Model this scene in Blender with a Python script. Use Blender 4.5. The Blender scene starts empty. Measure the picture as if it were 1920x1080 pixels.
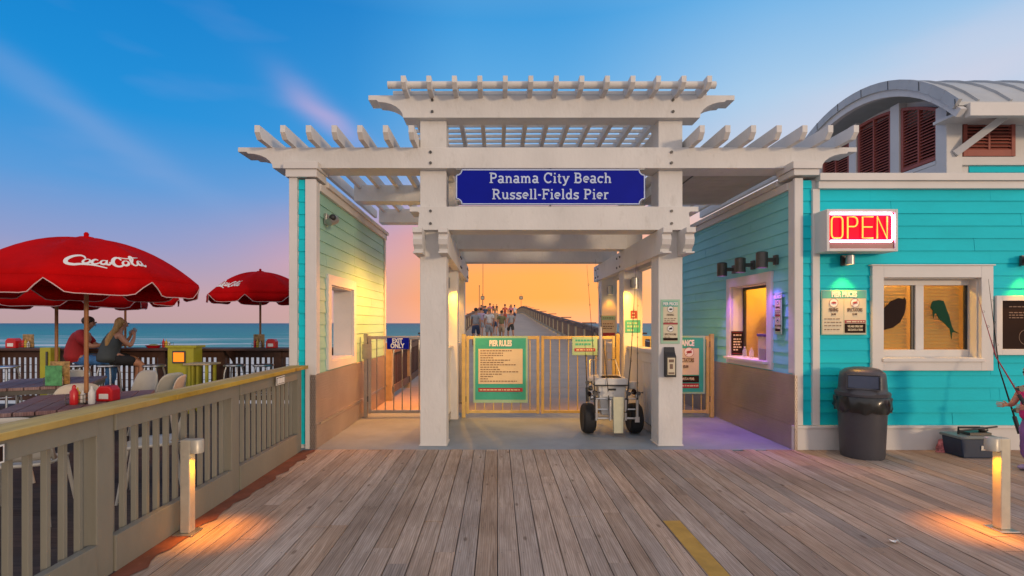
import bpy, bmesh, math, random
from mathutils import Vector, Matrix
random.seed(7)
S = bpy.context.scene
C = S.collection
R = math.radians

# ------------------------------------------------------------------ camera, world, street lamp stand-in, exposure
cam = bpy.data.objects.new('camera', bpy.data.cameras.new('camera'))
C.objects.link(cam)
cam.location = (0, 0, 1.5)
cam.rotation_euler = (R(90), 0, 0)
cam.data.lens = 18.0
cam.data.sensor_width = 36.0
cam.data.shift_x = 27 / 1920
cam.data.shift_y = 66 / 1920
cam.data.clip_start = 0.05
cam.data.clip_end = 60000
S.camera = cam
S.view_settings.view_transform = 'Standard'
S.view_settings.look = 'None'
S.view_settings.exposure = 0.0
S.view_settings.gamma = 1.0

def lin(r, g, b):
    f = lambda c: c / 12.92 if c <= 0.04045 else ((c + 0.055) / 1.055) ** 2.4
    return (f(r / 255), f(g / 255), f(b / 255), 1)

W = bpy.data.worlds.new('World')
S.world = W
W.use_nodes = True
wn, wl = W.node_tree.nodes, W.node_tree.links
wn.clear()
def WN(t, **kw):
    n = wn.new(t)
    for k, v in kw.items():
        setattr(n, k, v)
    return n
def wmath(op, a, b=None, c=None, clamp=False):
    n = WN('ShaderNodeMath', operation=op, use_clamp=clamp)
    for i, v in enumerate((a, b, c)):
        if v is None: continue
        if isinstance(v, (int, float)): n.inputs[i].default_value = v
        else: wl.new(v, n.inputs[i])
    return n.outputs[0]
def wramp(fac, stops, interp='LINEAR'):
    n = WN('ShaderNodeValToRGB')
    n.color_ramp.interpolation = interp
    e = n.color_ramp.elements
    while len(e) > 1: e.remove(e[-1])
    e[0].position, e[0].color = stops[0]
    for p, c in stops[1:]:
        k = e.new(p); k.color = c
    wl.new(fac, n.inputs[0])
    return n.outputs[0]
def wmix(f, a, b, mode='MIX'):
    n = WN('ShaderNodeMix', data_type='RGBA', blend_type=mode)
    if isinstance(f, (int, float)): n.inputs[0].default_value = f
    else: wl.new(f, n.inputs[0])
    for i, v in ((6, a), (7, b)):
        if isinstance(v, tuple): n.inputs[i].default_value = v
        else: wl.new(v, n.inputs[i])
    return n.outputs[2]
tc = WN('ShaderNodeTexCoord')
sep = WN('ShaderNodeSeparateXYZ'); wl.new(tc.outputs['Generated'], sep.inputs[0])
sx, sy, sz = sep.outputs
az = wmath('ARCTAN2', sx, sy)                   # 0 = straight out over the sea, + to the right
elev = wmath('DIVIDE', wmath('ARCSINE', sz), math.pi / 2, clamp=True)   # 0..1
# elevation (fraction of 90 deg): y=606 ->0 ; y=500 -> .07 ; y=300 -> .18 ; y=0 -> .35
left = wramp(elev, [(0, lin(186, 160, 162)), (.03, lin(186, 158, 174)), (.08, lin(140, 154, 202)), (.14, lin(84, 152, 216)), (.21, lin(14, 142, 216)),
                    (.34, lin(0, 124, 202)), (.5, lin(90, 140, 195)), (1, lin(205, 198, 204))])
mid = wramp(elev, [(0, lin(252, 170, 132)), (.03, lin(255, 156, 78)), (.06, lin(255, 164, 74)), (.105, lin(250, 158, 124)), (.14, lin(212, 168, 180)), (.18, lin(150, 182, 222)),
                   (.26, lin(96, 174, 230)), (.34, lin(60, 156, 222)), (.5, lin(130, 165, 205)), (1, lin(205, 198, 204))])
right = wramp(elev, [(0, lin(250, 190, 140)), (.08, lin(232, 196, 176)), (.16, lin(204, 206, 222)), (.24, lin(170, 204, 234)), (.34, lin(104, 176, 230)),
                     (.5, lin(140, 170, 205)), (1, lin(205, 198, 204))])
back = wramp(elev, [(0, lin(226, 208, 198)), (.12, lin(230, 220, 222)), (.35, lin(218, 214, 220)), (1, lin(205, 198, 204))])
fm = wramp(wmath('MULTIPLY_ADD', az, 0.5, 0.5), [(.21, (0, 0, 0, 1)), (.36, (.14, .14, .14, 1)), (.42, (.62, .62, .62, 1)), (.47, (1, 1, 1, 1))], 'B_SPLINE')
fr = wramp(wmath('MULTIPLY_ADD', az, 0.5, 0.5), [(.54, (0, 0, 0, 1)), (.76, (1, 1, 1, 1))], 'EASE')
col = wmix(fm, left, mid)
col = wmix(fr, col, right)
# thin drifting cloud wisps
mp = WN('ShaderNodeMapping'); wl.new(tc.outputs['Generated'], mp.inputs[0])
mp.inputs['Scale'].default_value = (1.6, 1.6, 5.5); mp.inputs['Rotation'].default_value = (R(8), R(28), 0)
nz = WN('ShaderNodeTexNoise'); wl.new(mp.outputs[0], nz.inputs['Vector'])
nz.inputs['Scale'].default_value = 1.7; nz.inputs['Detail'].default_value = 4; nz.inputs['Roughness'].default_value = .45
cl = wramp(nz.outputs['Fac'], [(.60, (0, 0, 0, 1)), (.85, (.14, .14, .14, 1))])
col = wmix(cl, col, lin(204, 186, 222))
def blob(px, py, ang, la, lb, amt, c, base):
    d = Vector(((px - 933) / 960, 1, (606 - py) / 960)).normalized()
    r_ = Vector((0, 0, 1)).cross(d).normalized() * -1; u_ = r_.cross(d).normalized()
    if u_.z < 0: u_ = -u_
    A_ = (r_ * math.cos(ang) + u_ * math.sin(ang)) / la; B_ = (u_ * math.cos(ang) - r_ * math.sin(ang)) / lb
    def dot(v):
        n = WN('ShaderNodeVectorMath', operation='DOT_PRODUCT'); wl.new(tc.outputs['Generated'], n.inputs[0]); n.inputs[1].default_value = v; return n.outputs['Value']
    ca = A_.dot(d); cb = B_.dot(d)
    a2 = wmath('POWER', wmath('ABSOLUTE', wmath('SUBTRACT', dot(A_), ca)), 2.0)
    b0 = wmath('SUBTRACT', dot(B_), cb); b1 = wmath('MULTIPLY_ADD', wmath('SUBTRACT', nz.outputs['Fac'], .5), 3.0, b0)
    b2 = wmath('POWER', wmath('ABSOLUTE', b1), 2.0)
    e = wmath('EXPONENT', wmath('MULTIPLY', wmath('ADD', a2, b2), -1.0))
    fwd = wmath('GREATER_THAN', dot(d), 0.0)
    return wmix(wmath('MULTIPLY', wmath('MULTIPLY', e, amt), fwd), base, c)
col = blob(610, 215, R(-38), .07, .022, .55, lin(208, 176, 214), col)
col = blob(150, 215, R(-27), .20, .022, .30, lin(150, 170, 215), col)
col = blob(640, 470, R(0), .16, .06, .35, lin(244, 160, 150), col)
col = blob(1800, 130, R(10), .22, .05, .30, lin(240, 214, 220), col)
# the half of the sky behind the viewer is an even pale dusk
fb = wramp(wmath('MULTIPLY_ADD', sy, 0.5, 0.5), [(.35, (1, 1, 1, 1)), (.62, (0, 0, 0, 1))])
col = wmix(fb, col, back)
sky = WN('ShaderNodeTexSky', sky_type='NISHITA', sun_disc=False)
sky.sun_elevation = R(1.5); sky.sun_rotation = R(6)
skyc = wmix(1.0, sky.outputs[0], (.012, .012, .012, 1), 'MULTIPLY')
col = wmix(1.0, col, skyc, 'ADD')
bg = WN('ShaderNodeBackground'); wl.new(col, bg.inputs[0]); bg.inputs[1].default_value = 1.0
wo = WN('ShaderNodeOutputWorld'); wl.new(bg.outputs[0], wo.inputs[0])

sun = bpy.data.objects.new('sun', bpy.data.lights.new('sun', 'SUN'))  # sun lamp standing in for an unseen street lamp
C.objects.link(sun)
sun.data.energy = 1.25
sun.data.angle = R(6)
sun.data.color = (1.0, .72, .46)
# stands in for an unseen street lamp: low warm light from behind the viewer's right shoulder: shadows fall left on the booth wall
sun.rotation_euler = Vector((-.72, 1.0, -.14)).to_track_quat('-Z', 'Y').to_euler()

# ------------------------------------------------------------------ helpers
WL = {}                                            # world location of each root / part
def tag(o, label=None, cat=None, group=None, kind=None):
    if label: o['label'] = label
    if cat: o['category'] = cat
    if group: o['group'] = group
    if kind: o['kind'] = kind
    return o
def thing(name, label, cat, loc=(0, 0, 0), group=None):
    o = bpy.data.objects.new(name, None); C.objects.link(o)
    o.empty_display_size = .1
    o.location = loc; WL[o.name] = Vector(loc)
    return tag(o, label, cat, group)
def copy_tree(o, parent=None):
    c = o.copy(); C.objects.link(c); c.parent = parent
    WL[c.name] = WL.get(o.name, Vector())
    for ch in list(o.children): copy_tree(ch, c)
    return c

class MB:
    def __init__(s, M=None): s.v = []; s.f = []; s.M = M
    def add(s, vs, fs):
        b = len(s.v)
        s.v += [(s.M @ Vector(p)) if s.M else Vector(p) for p in vs]
        s.f += [tuple(b + i for i in f) for f in fs]
        return s
    def box(s, x0, x1, y0, y1, z0, z1):
        if x0 > x1: x0, x1 = x1, x0
        if y0 > y1: y0, y1 = y1, y0
        if z0 > z1: z0, z1 = z1, z0
        vs = [(x, y, z) for x in (x0, x1) for y in (y0, y1) for z in (z0, z1)]
        return s.add(vs, [(0, 1, 3, 2), (4, 6, 7, 5), (0, 4, 5, 1), (2, 3, 7, 6), (0, 2, 6, 4), (1, 5, 7, 3)])
    def bar(s, p, q, w, h, up=(0, 0, 1)):
        p, q = Vector(p), Vector(q); d = (q - p).normalized(); up = Vector(up)
        if abs(d.dot(up)) > .99: up = Vector((0, 1, 0))
        a = d.cross(up).normalized(); b = a.cross(d)
        vs = [e + a * (i * w / 2) + b * (j * h / 2) for e in (p, q) for i, j in ((-1, -1), (1, -1), (1, 1), (-1, 1))]
        return s.add(vs, [(3, 2, 1, 0), (4, 5, 6, 7), (0, 1, 5, 4), (1, 2, 6, 5), (2, 3, 7, 6), (3, 0, 4, 7)])
    def tube(s, pts, r, n=10, cap=True):
        pts = [Vector(p) for p in pts]
        rs = r if isinstance(r, (list, tuple)) else [r] * len(pts)
        vs = []; fs = []; prev = None
        for i, p in enumerate(pts):
            d = (pts[min(i + 1, len(pts) - 1)] - pts[max(i - 1, 0)]).normalized()
            if prev is None:
                u = Vector((0, 0, 1)) if abs(d.z) < .9 else Vector((1, 0, 0))
                a = d.cross(u).normalized()
            else:
                a = (prev - d * prev.dot(d)).normalized()
            prev = a; b = d.cross(a)
            for k in range(n):
                t = 2 * math.pi * k / n
                vs.append(p + a * (math.cos(t) * rs[i]) + b * (math.sin(t) * rs[i]))
        for i in range(len(pts) - 1):
            for k in range(n):
                fs.append((i * n + k, i * n + (k + 1) % n, (i + 1) * n + (k + 1) % n, (i + 1) * n + k))
        if cap:
            fs.append(tuple(reversed(range(n)))); fs.append(tuple((len(pts) - 1) * n + k for k in range(n)))
        return s.add(vs, fs)
    def lathe(s, prof, c=(0, 0, 0), n=24, sx=1, sy=1, cap=True):
        vs = []; fs = []
        for r, z in prof:
            for k in range(n):
                t = 2 * math.pi * k / n
                vs.append((c[0] + r * sx * math.cos(t), c[1] + r * sy * math.sin(t), c[2] + z))
        m = len(prof)
        for i in range(m - 1):
            for k in range(n):
                fs.append((i * n + k, i * n + (k + 1) % n, (i + 1) * n + (k + 1) % n, (i + 1) * n + k))
        if cap:
            fs.append(tuple(reversed(range(n)))); fs.append(tuple((m - 1) * n + k for k in range(n)))
        return s.add(vs, fs)
    def ball(s, c, rx, ry, rz, n=12, m=8):
        prof = [(math.sin(math.pi * i / m), -math.cos(math.pi * i / m)) for i in range(m + 1)]
        vs = []; fs = []
        for r, z in prof:
            r = max(r, .02)
            for k in range(n):
                t = 2 * math.pi * k / n
                vs.append((c[0] + rx * r * math.cos(t), c[1] + ry * r * math.sin(t), c[2] + rz * z))
        for i in range(m):
            for k in range(n):
                fs.append((i * n + k, i * n + (k + 1) % n, (i + 1) * n + (k + 1) % n, (i + 1) * n + k))
        fs.append(tuple(reversed(range(n)))); fs.append(tuple(m * n + k for k in range(n)))
        return s.add(vs, fs)
    def prism(s, poly, a0, a1, plane='xz'):
        """poly of 2-d points; extruded from a0 to a1 along the remaining axis"""
        n = len(poly)
        def P(p, a):
            if plane == 'xz': return (p[0], a, p[1])
            if plane == 'yz': return (a, p[0], p[1])
            return (p[0], p[1], a)
        vs = [P(p, a0) for p in poly] + [P(p, a1) for p in poly]
        fs = [tuple(range(n)), tuple(reversed(range(n, 2 * n)))]
        fs += [(i, n + i, n + (i + 1) % n, (i + 1) % n) for i in range(n)]
        return s.add(vs, fs)
    def ribbon(s, pts, w, y=0.0, t=.004, fn=None):
        """flat stroke in the local xz plane, thickness t towards -y; w may be a list; fn maps (x,z,depth)->point"""
        n = len(pts); L = []; Rr = []
        ws = w if isinstance(w, (list, tuple)) else [w] * n
        for i in range(n):
            a = Vector(pts[max(i - 1, 0)]); b = Vector(pts[min(i + 1, n - 1)])
            d = (b - a)
            d = d.normalized() if d.length > 1e-9 else Vector((1, 0))
            nn = Vector((-d.y, d.x)); p = Vector(pts[i])
            L.append(p + nn * ws[i] / 2); Rr.append(p - nn * ws[i] / 2)
        f = fn or (lambda x, z, d: (x, y - d, z))
        vs = []
        for i in range(n):
            vs += [f(L[i].x, L[i].y, 0), f(Rr[i].x, Rr[i].y, 0), f(L[i].x, L[i].y, t), f(Rr[i].x, Rr[i].y, t)]
        fs = [(0, 2, 3, 1), (4 * n - 4, 4 * n - 3, 4 * n - 1, 4 * n - 2)]
        for i in range(n - 1):
            a, b = 4 * i, 4 * i + 4
            fs += [(a, a + 1, b + 1, b), (a + 2, b + 2, b + 3, a + 3), (a, b, b + 2, a + 2), (a + 1, a + 3, b + 3, b + 1)]
        return s.add(vs, fs)
    def text(s, body, size, x, z, y=0.0, sx=1.0, bold=0.0, align='CENTER', depth=.003):
        cu = bpy.data.curves.new('t', 'FONT'); cu.body = body; cu.size = size
        cu.align_x = align; cu.align_y = 'CENTER'; cu.offset = bold; cu.extrude = depth; cu.resolution_u = 3
        ob = bpy.data.objects.new('t', cu)
        me = ob.to_mesh()
        s.add([(x + v.co.x * sx, y - v.co.z, z + v.co.y) for v in me.vertices], [tuple(p.vertices) for p in me.polygons])
        ob.to_mesh_clear(); bpy.data.objects.remove(ob); bpy.data.curves.remove(cu)
        return s
    def build(s, name, mat, parent=None, bevel=0, smooth=False, seg=2, loc=None, angle=40, fix=True):
        if parent is not None: o0 = WL[parent.name]
        elif loc is not None: o0 = Vector(loc)
        else:
            xs = [p.x for p in s.v]; ys = [p.y for p in s.v]; zs = [p.z for p in s.v]
            o0 = Vector(((min(xs) + max(xs)) / 2, (min(ys) + max(ys)) / 2, min(zs)))
        me = bpy.data.meshes.new(name)
        me.from_pydata([tuple(p - o0) for p in s.v], [], s.f); me.update()
        if fix:
            bm = bmesh.new(); bm.from_mesh(me); bmesh.ops.recalc_face_normals(bm, faces=bm.faces); bm.to_mesh(me); bm.free()
        if mat: me.materials.append(mat)
        o = bpy.data.objects.new(name, me); C.objects.link(o)
        if parent is not None:
            o.parent = parent; WL[o.name] = o0.copy()
        else:
            o.location = o0; WL[o.name] = o0
        if smooth:
            me.polygons.foreach_set('use_smooth', [True] * len(me.polygons))
            try: me.set_sharp_from_angle(angle=R(angle))
            except Exception: pass
        if bevel:
            m = o.modifiers.new('bevel', 'BEVEL'); m.width = bevel; m.segments = seg; m.limit_method = 'ANGLE'; m.angle_limit = R(50)
        return o

def P(px, py, Y):
    """photo pixel + depth -> world point"""
    return Vector(((px - 933) / 960 * Y, Y, 1.5 + (606 - py) / 960 * Y))

# ------------------------------------------------------------------ materials
MATS = {}
def nodes_of(name):
    m = bpy.data.materials.new(name); m.use_nodes = True
    return m, m.node_tree.nodes, m.node_tree.links, m.node_tree.nodes['Principled BSDF']
def mk(name, c, rough=.6, metal=0, var=.12, scale=3.0, bump=.0, bscale=40, emit=None, estr=1, spec=.5, stretch=(1, 1, 1), trans=0, alpha=1, coat=0, dirt=0, dirtc=None):
    """c is a linear base colour; mottled by two noises so nothing is perfectly even"""
    m, n, l, b = nodes_of(name)
    g = n.new('ShaderNodeNewGeometry')
    mp = n.new('ShaderNodeMapping'); l.new(g.outputs['Position'], mp.inputs[0]); mp.inputs['Scale'].default_value = stretch
    t = n.new('ShaderNodeTexNoise'); l.new(mp.outputs[0], t.inputs['Vector'])
    t.inputs['Scale'].default_value = scale; t.inputs['Detail'].default_value = 6; t.inputs['Roughness'].default_value = .62
    r = n.new('ShaderNodeValToRGB'); l.new(t.outputs['Fac'], r.inputs[0])
    r.color_ramp.elements[0].position = .3; r.color_ramp.elements[1].position = .7
    r.color_ramp.elements[0].color = tuple(min(1, x * (1 - var)) for x in c[:3]) + (1,)
    r.color_ramp.elements[1].color = tuple(min(1, x * (1 + var)) for x in c[:3]) + (1,)
    out = r.outputs[0]
    if dirt:
        t2 = n.new('ShaderNodeTexNoise'); l.new(mp.outputs[0], t2.inputs['Vector'])
        t2.inputs['Scale'].default_value = scale * 4.3; t2.inputs['Detail'].default_value = 8; t2.inputs['Roughness'].default_value = .7
        r2 = n.new('ShaderNodeValToRGB'); l.new(t2.outputs['Fac'], r2.inputs[0])
        r2.color_ramp.elements[0].position = .56; r2.color_ramp.elements[1].position = .78
        r2.color_ramp.elements[0].color = (0, 0, 0, 1); r2.color_ramp.elements[1].color = (dirt, dirt, dirt, 1)
        mx = n.new('ShaderNodeMix'); mx.data_type = 'RGBA'; l.new(r2.outputs[0], mx.inputs[0]); l.new(out, mx.inputs[6])
        mx.inputs[7].default_value = dirtc or tuple(x * .45 for x in c[:3]) + (1,)
        out = mx.outputs[2]
    l.new(out, b.inputs['Base Color'])
    b.inputs['Roughness'].default_value = rough; b.inputs['Metallic'].default_value = metal
    b.inputs['Specular IOR Level'].default_value = spec
    if trans: b.inputs['Transmission Weight'].default_value = trans; b.inputs['IOR'].default_value = 1.1
    if coat: b.inputs['Coat Weight'].default_value = coat
    if emit: b.inputs['Emission Color'].default_value = emit if len(emit) == 4 else emit + (1,); b.inputs['Emission Strength'].default_value = estr
    if bump:
        t3 = n.new('ShaderNodeTexNoise'); l.new(mp.outputs[0], t3.inputs['Vector']); t3.inputs['Scale'].default_value = bscale; t3.inputs['Detail'].default_value = 4
        bp = n.new('ShaderNodeBump'); bp.inputs['Strength'].default_value = bump; bp.inputs['Distance'].default_value = .01
        l.new(t3.outputs['Fac'], bp.inputs['Height']); l.new(bp.outputs[0], b.inputs['Normal'])
    MATS[name] = m
    return m
white = mk('white_paint', (.65, .635, .615), .6, spec=.3, var=.09, scale=1.6, bump=.3, bscale=30, stretch=(1, 1, .5), dirt=.42, dirtc=(.36, .33, .29, 1))
whitetrim = mk('white_trim', (.64, .62, .60), .5, spec=.3, var=.05, scale=2, bump=.08, dirt=.1)
teal = mk('teal_siding', (.008, .56, .66), .55, spec=.12, var=.08, scale=1.1, bump=.1, bscale=35, stretch=(1, 1, 3), dirt=.12, dirtc=(.02, .3, .36, 1))
wingteal = mk('teal_siding_lamplit', (.30, .56, .46), .5, spec=.2, var=.08, scale=1.1, bump=.1, bscale=35, stretch=(1, 1, 3), dirt=.12, dirtc=(.2, .36, .3, 1))  # teal siding with the lamps' warm glow mixed into its colour
gatelit = mk('gate_metal_lamplit', (.60, .45, .17), .42, metal=.3, var=.12, scale=9)  # lamplight's gold is put into the gate metal's colour
passteal = mk('teal_siding_passage_lit', (.21, .60, .64), .5, spec=.2, var=.08, scale=1.1, bump=.1, bscale=35, stretch=(1, 1, 3), dirt=.12, dirtc=(.12, .36, .34, 1))  # lit copy of the teal siding, passage brightness in the colour
metal = mk('galvanised_metal', (.42, .41, .39), .38, metal=.85, var=.15, scale=9)
steel = mk('stainless_steel', (.55, .54, .52), .28, metal=.95, var=.08, scale=7)
darkmetal = mk('dark_bronze_metal', (.10, .095, .09), .42, metal=.6, var=.2, scale=9)
alu = mk('aluminium', (.62, .62, .62), .3, metal=.9, var=.06, scale=5)
blackp = mk('black_plastic', (.018, .018, .02), .45, var=.2, scale=6)
rubber = mk('black_rubber', (.014, .014, .016), .7, var=.25, scale=9, bump=.3, bscale=60)
greyplastic = mk('charcoal_plastic', (.055, .056, .068), .38, var=.12, scale=4, bump=.05, bscale=90)
whiteplastic = mk('white_plastic', (.66, .65, .62), .4, var=.08, scale=5, dirt=.25, dirtc=(.35, .3, .22, 1))
cream = mk('cream_moulded_seat', (.56, .52, .44), .42, var=.07, scale=5)
redfab = mk('red_canvas', (.46, .002, .003), .85, spec=.06, var=.14, scale=4, bump=.5, bscale=7)
redplastic = mk('red_plastic', (.55, .012, .016), .3, var=.08, scale=6)
fencegrey = mk('taupe_painted_wood', (.215, .205, .165), .6, var=.1, scale=2.5, bump=.2, bscale=40, stretch=(1, 1, .3), dirt=.2)
fenceblue = fencegrey
browndark = mk('dark_brown_wood', (.075, .034, .024), .62, var=.3, scale=5, bump=.25, stretch=(1, .25, 1), bscale=30)
pierbrown = mk('weathered_pier_wood', (.16, .10, .07), .7, var=.3, scale=5, bump=.2)
pierpost = mk('pale_pier_post', (.42, .34, .22), .7, var=.2, scale=6)
lime = mk('lime_painted_wood', (.40, .38, .03), .5, var=.12, scale=4, dirt=.15)
blueenamel = mk('blue_enamel', (.001, .008, .30), .5, spec=.12, var=.08, scale=3)
letterblue = mk('pale_blue_lettering', (.50, .60, .80), .5, var=.05)
signgreen = mk('sign_green', (.035, .36, .30), .45, var=.08, scale=5)
signgreenpale = mk('sign_pale_green', (.30, .50, .36), .5, var=.06, scale=5)
signcream = mk('sign_cream', (.60, .53, .38), .5, var=.05, scale=5)
signwhite = mk('sign_white', (.75, .75, .72), .5, var=.03)
signred = mk('sign_maroon', (.30, .02, .03), .5, var=.06)
signdark = mk('sign_dark', (.03, .018, .015), .7, spec=.05, var=.1)
signink = mk('sign_ink', (.16, .10, .07), .6, var=.1)
skin = mk('skin', (.42, .205, .13), .55, var=.06, scale=12)
hairblond = mk('blonde_hair', (.40, .22, .07), .6, var=.35, scale=40, stretch=(1, 1, .2), bump=.4, bscale=120)
hairdark = mk('dark_hair', (.035, .02, .014), .6, var=.3, scale=40)
denim = mk('blue_denim', (.035, .13, .33), .8, var=.25, scale=18)
shirtred = mk('red_cotton', (.34, .012, .016), .8, var=.12, scale=9, bump=.2, bscale=25)
topgrey = mk('charcoal_cotton', (.045, .055, .06), .8, var=.15, scale=9, bump=.2, bscale=25)
shortsblack = mk('black_cotton', (.012, .012, .015), .85, var=.2, scale=9)
amber = mk('amber_lens', (.7, .2, .02), .4, emit=(1, .22, .005), estr=1.1)
warmbulb = mk('warm_bulb', (1, .7, .3), .4, emit=(1, .62, .16), estr=14)
purplebulb = mk('violet_bulb', (.8, .5, 1), .4, emit=(.75, .25, 1), estr=8)
tubewhite = mk('neon_white_tube', (1, .9, 1), .4, emit=(1, .60, .88), estr=9)
tubeorange = mk('neon_orange_tube', (1, .5, .1), .4, emit=(1, .24, .03), estr=2.4)
neonback = mk('lit_red_acrylic', (.5, .0, .02), .4, spec=.05, emit=(1, .0, .02), estr=.75, var=.05)
neonlow = mk('dark_rose_acrylic', (.13, .012, .035), .3, spec=.2, var=.15)
louvre = mk('terracotta_louvre', (.33, .085, .06), .6, var=.12, scale=4)
seam = mk('standing_seam_metal', (.46, .47, .47), .5, metal=.0, var=.1, scale=2)
ceilp = mk('painted_ceiling_board', (.42, .40, .36), .65, var=.1, scale=3)
tarp = mk('black_bag_film', (.012, .014, .014), .28, var=.2, scale=8, coat=.3)

def plank_mat(name, width, axis, ca, cb, cc, rough=.75, grain=1.0, x0=0.0):
    """weathered planks: per-board tone, long grain, knots. axis 0: boards side by side in X"""
    m, n, l, b = nodes_of(name)
    g = n.new('ShaderNodeNewGeometry'); s = n.new('ShaderNodeSeparateXYZ'); l.new(g.outputs['Position'], s.inputs[0])
    A = s.outputs[axis]; B = s.outputs[1 - axis]
    def mt(op, a, bb=None, cc_=None):
        q = n.new('ShaderNodeMath'); q.operation = op
        for i, v in enumerate((a, bb, cc_)):
            if v is None: continue
            if isinstance(v, (int, float)): q.inputs[i].default_value = v
            else: l.new(v, q.inputs[i])
        return q.outputs[0]
    idx = mt('FLOOR', mt('DIVIDE', mt('SUBTRACT', A, x0), width))
    wnz = n.new('ShaderNodeTexWhiteNoise'); wnz.noise_dimensions = '1D'; l.new(idx, wnz.inputs['W'])
    # board-end index changes at random places along the board
    off = mt('MULTIPLY', wnz.outputs['Value'], 7.3)
    idy = mt('FLOOR', mt('DIVIDE', mt('ADD', B, off), 3.6))
    wn2 = n.new('ShaderNodeTexWhiteNoise'); wn2.noise_dimensions = '2D'
    cv = n.new('ShaderNodeCombineXYZ'); l.new(idx, cv.inputs[0]); l.new(idy, cv.inputs[1]); l.new(cv.outputs[0], wn2.inputs['Vector'])
    # grain coordinates
    c2 = n.new('ShaderNodeCombineXYZ')
    l.new(mt('MULTIPLY', A, 26 * grain), c2.inputs[0]); l.new(mt('ADD', mt('MULTIPLY', B, 1.5 * grain), mt('MULTIPLY', wn2.outputs['Value'], 60)), c2.inputs[1]); l.new(mt('MULTIPLY', idx, 3.7), c2.inputs[2])
    t = n.new('ShaderNodeTexNoise'); l.new(c2.outputs[0], t.inputs['Vector']); t.inputs['Scale'].default_value = 1.6; t.inputs['Detail'].default_value = 7; t.inputs['Roughness'].default_value = .68; t.inputs['Distortion'].default_value = .7
    w = n.new('ShaderNodeTexWave'); l.new(c2.outputs[0], w.inputs['Vector']); w.bands_direction = 'X'; w.inputs['Scale'].default_value = .8; w.inputs['Distortion'].default_value = 7; w.inputs['Detail'].default_value = 3; w.inputs['Detail Scale'].default_value = .6
    r = n.new('ShaderNodeValToRGB'); l.new(t.outputs['Fac'], r.inputs[0])
    e = r.color_ramp.elements; e[0].position = .28; e[0].color = ca + (1,); e[1].position = .72; e[1].color = cc + (1,)
    k = e.new(.5); k.color = cb + (1,)
    mx = n.new('ShaderNodeMix'); mx.data_type = 'RGBA'; mx.blend_type = 'MULTIPLY'; mx.inputs[0].default_value = .5
    wr = n.new('ShaderNodeValToRGB'); l.new(w.outputs['Fac'], wr.inputs[0]); wr.color_ramp.elements[0].color = (.62, .60, .58, 1); wr.color_ramp.elements[0].position = .15; wr.color_ramp.elements[1].position = .6
    l.new(r.outputs[0], mx.inputs[6]); l.new(wr.outputs[0], mx.inputs[7])
    # per-board value
    hsv = n.new('ShaderNodeHueSaturation'); l.new(mx.outputs[2], hsv.inputs['Color'])
    l.new(mt('ADD', mt('MULTIPLY', wn2.outputs['Value'], .42), .80), hsv.inputs['Value'])
    sepc = n.new('ShaderNodeSeparateColor'); l.new(wn2.outputs['Color'], sepc.inputs[0])
    l.new(mt('ADD', mt('MULTIPLY', sepc.outputs[1], .5), .75), hsv.inputs['Saturation'])
    # knots
    kv = n.new('ShaderNodeTexVoronoi'); kv.inputs['Scale'].default_value = 1.0
    c3 = n.new('ShaderNodeCombineXYZ'); l.new(mt('MULTIPLY', A, 7.0), c3.inputs[0]); l.new(mt('MULTIPLY', B, 2.6), c3.inputs[1]); l.new(c3.outputs[0], kv.inputs['Vector'])
    kr = n.new('ShaderNodeValToRGB'); l.new(kv.outputs['Distance'], kr.inputs[0]); kr.color_ramp.elements[0].position = .05; kr.color_ramp.elements[1].position = .12
    kr.color_ramp.elements[0].color = (.34, .27, .22, 1); kr.color_ramp.elements[1].color = (1, 1, 1, 1)
    mk2 = n.new('ShaderNodeMix'); mk2.data_type = 'RGBA'; mk2.blend_type = 'MULTIPLY'; mk2.inputs[0].default_value = .75
    l.new(hsv.outputs[0], mk2.inputs[6]); l.new(kr.outputs[0], mk2.inputs[7])
    # broad stains
    t4 = n.new('ShaderNodeTexNoise'); l.new(g.outputs['Position'], t4.inputs['Vector']); t4.inputs['Scale'].default_value = 1.1; t4.inputs['Detail'].default_value = 5
    r4 = n.new('ShaderNodeValToRGB'); l.new(t4.outputs['Fac'], r4.inputs[0]); r4.color_ramp.elements[0].position = .35; r4.color_ramp.elements[1].position = .65
    r4.color_ramp.elements[0].color = (.80, .77, .75, 1); r4.color_ramp.elements[1].color = (1.06, 1.05, 1.04, 1)
    m4 = n.new('ShaderNodeMix'); m4.data_type = 'RGBA'; m4.blend_type = 'MULTIPLY'; m4.inputs[0].default_value = 1
    l.new(mk2.outputs[2], m4.inputs[6]); l.new(r4.outputs[0], m4.inputs[7])
    l.new(m4.outputs[2], b.inputs['Base Color'])
    b.inputs['Roughness'].default_value = rough; b.inputs['Specular IOR Level'].default_value = .35
    bp = n.new('ShaderNodeBump'); bp.inputs['Strength'].default_value = .5; bp.inputs['Distance'].default_value = .004
    l.new(t.outputs['Fac'], bp.inputs['Height']); l.new(bp.outputs[0], b.inputs['Normal'])
    return m
BW = .1385
deckwood = plank_mat('weathered_deck_boards', BW, 0, (.27, .195, .145), (.44, .335, .26), (.58, .465, .38), x0=.0)
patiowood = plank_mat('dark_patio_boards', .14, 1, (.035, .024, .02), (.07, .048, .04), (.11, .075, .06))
capwood = plank_mat('yellow_pine_cap', .4, 0, (.40, .27, .07), (.56, .40, .11), (.66, .50, .17), rough=.6)
tablewood = plank_mat('mauve_table_boards', .4, 0, (.16, .085, .08), (.25, .14, .135), (.34, .21, .20), rough=.6)
yellowpaint = mk('worn_yellow_paint', (.46, .27, .05), .7, var=.2, scale=6, dirt=.5, dirtc=(.28, .2, .12, 1))
redstain = mk('rust_red_stain', (.17, .055, .032), .8, var=.35, scale=5, dirt=.5, dirtc=(.26, .18, .13, 1))
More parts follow.
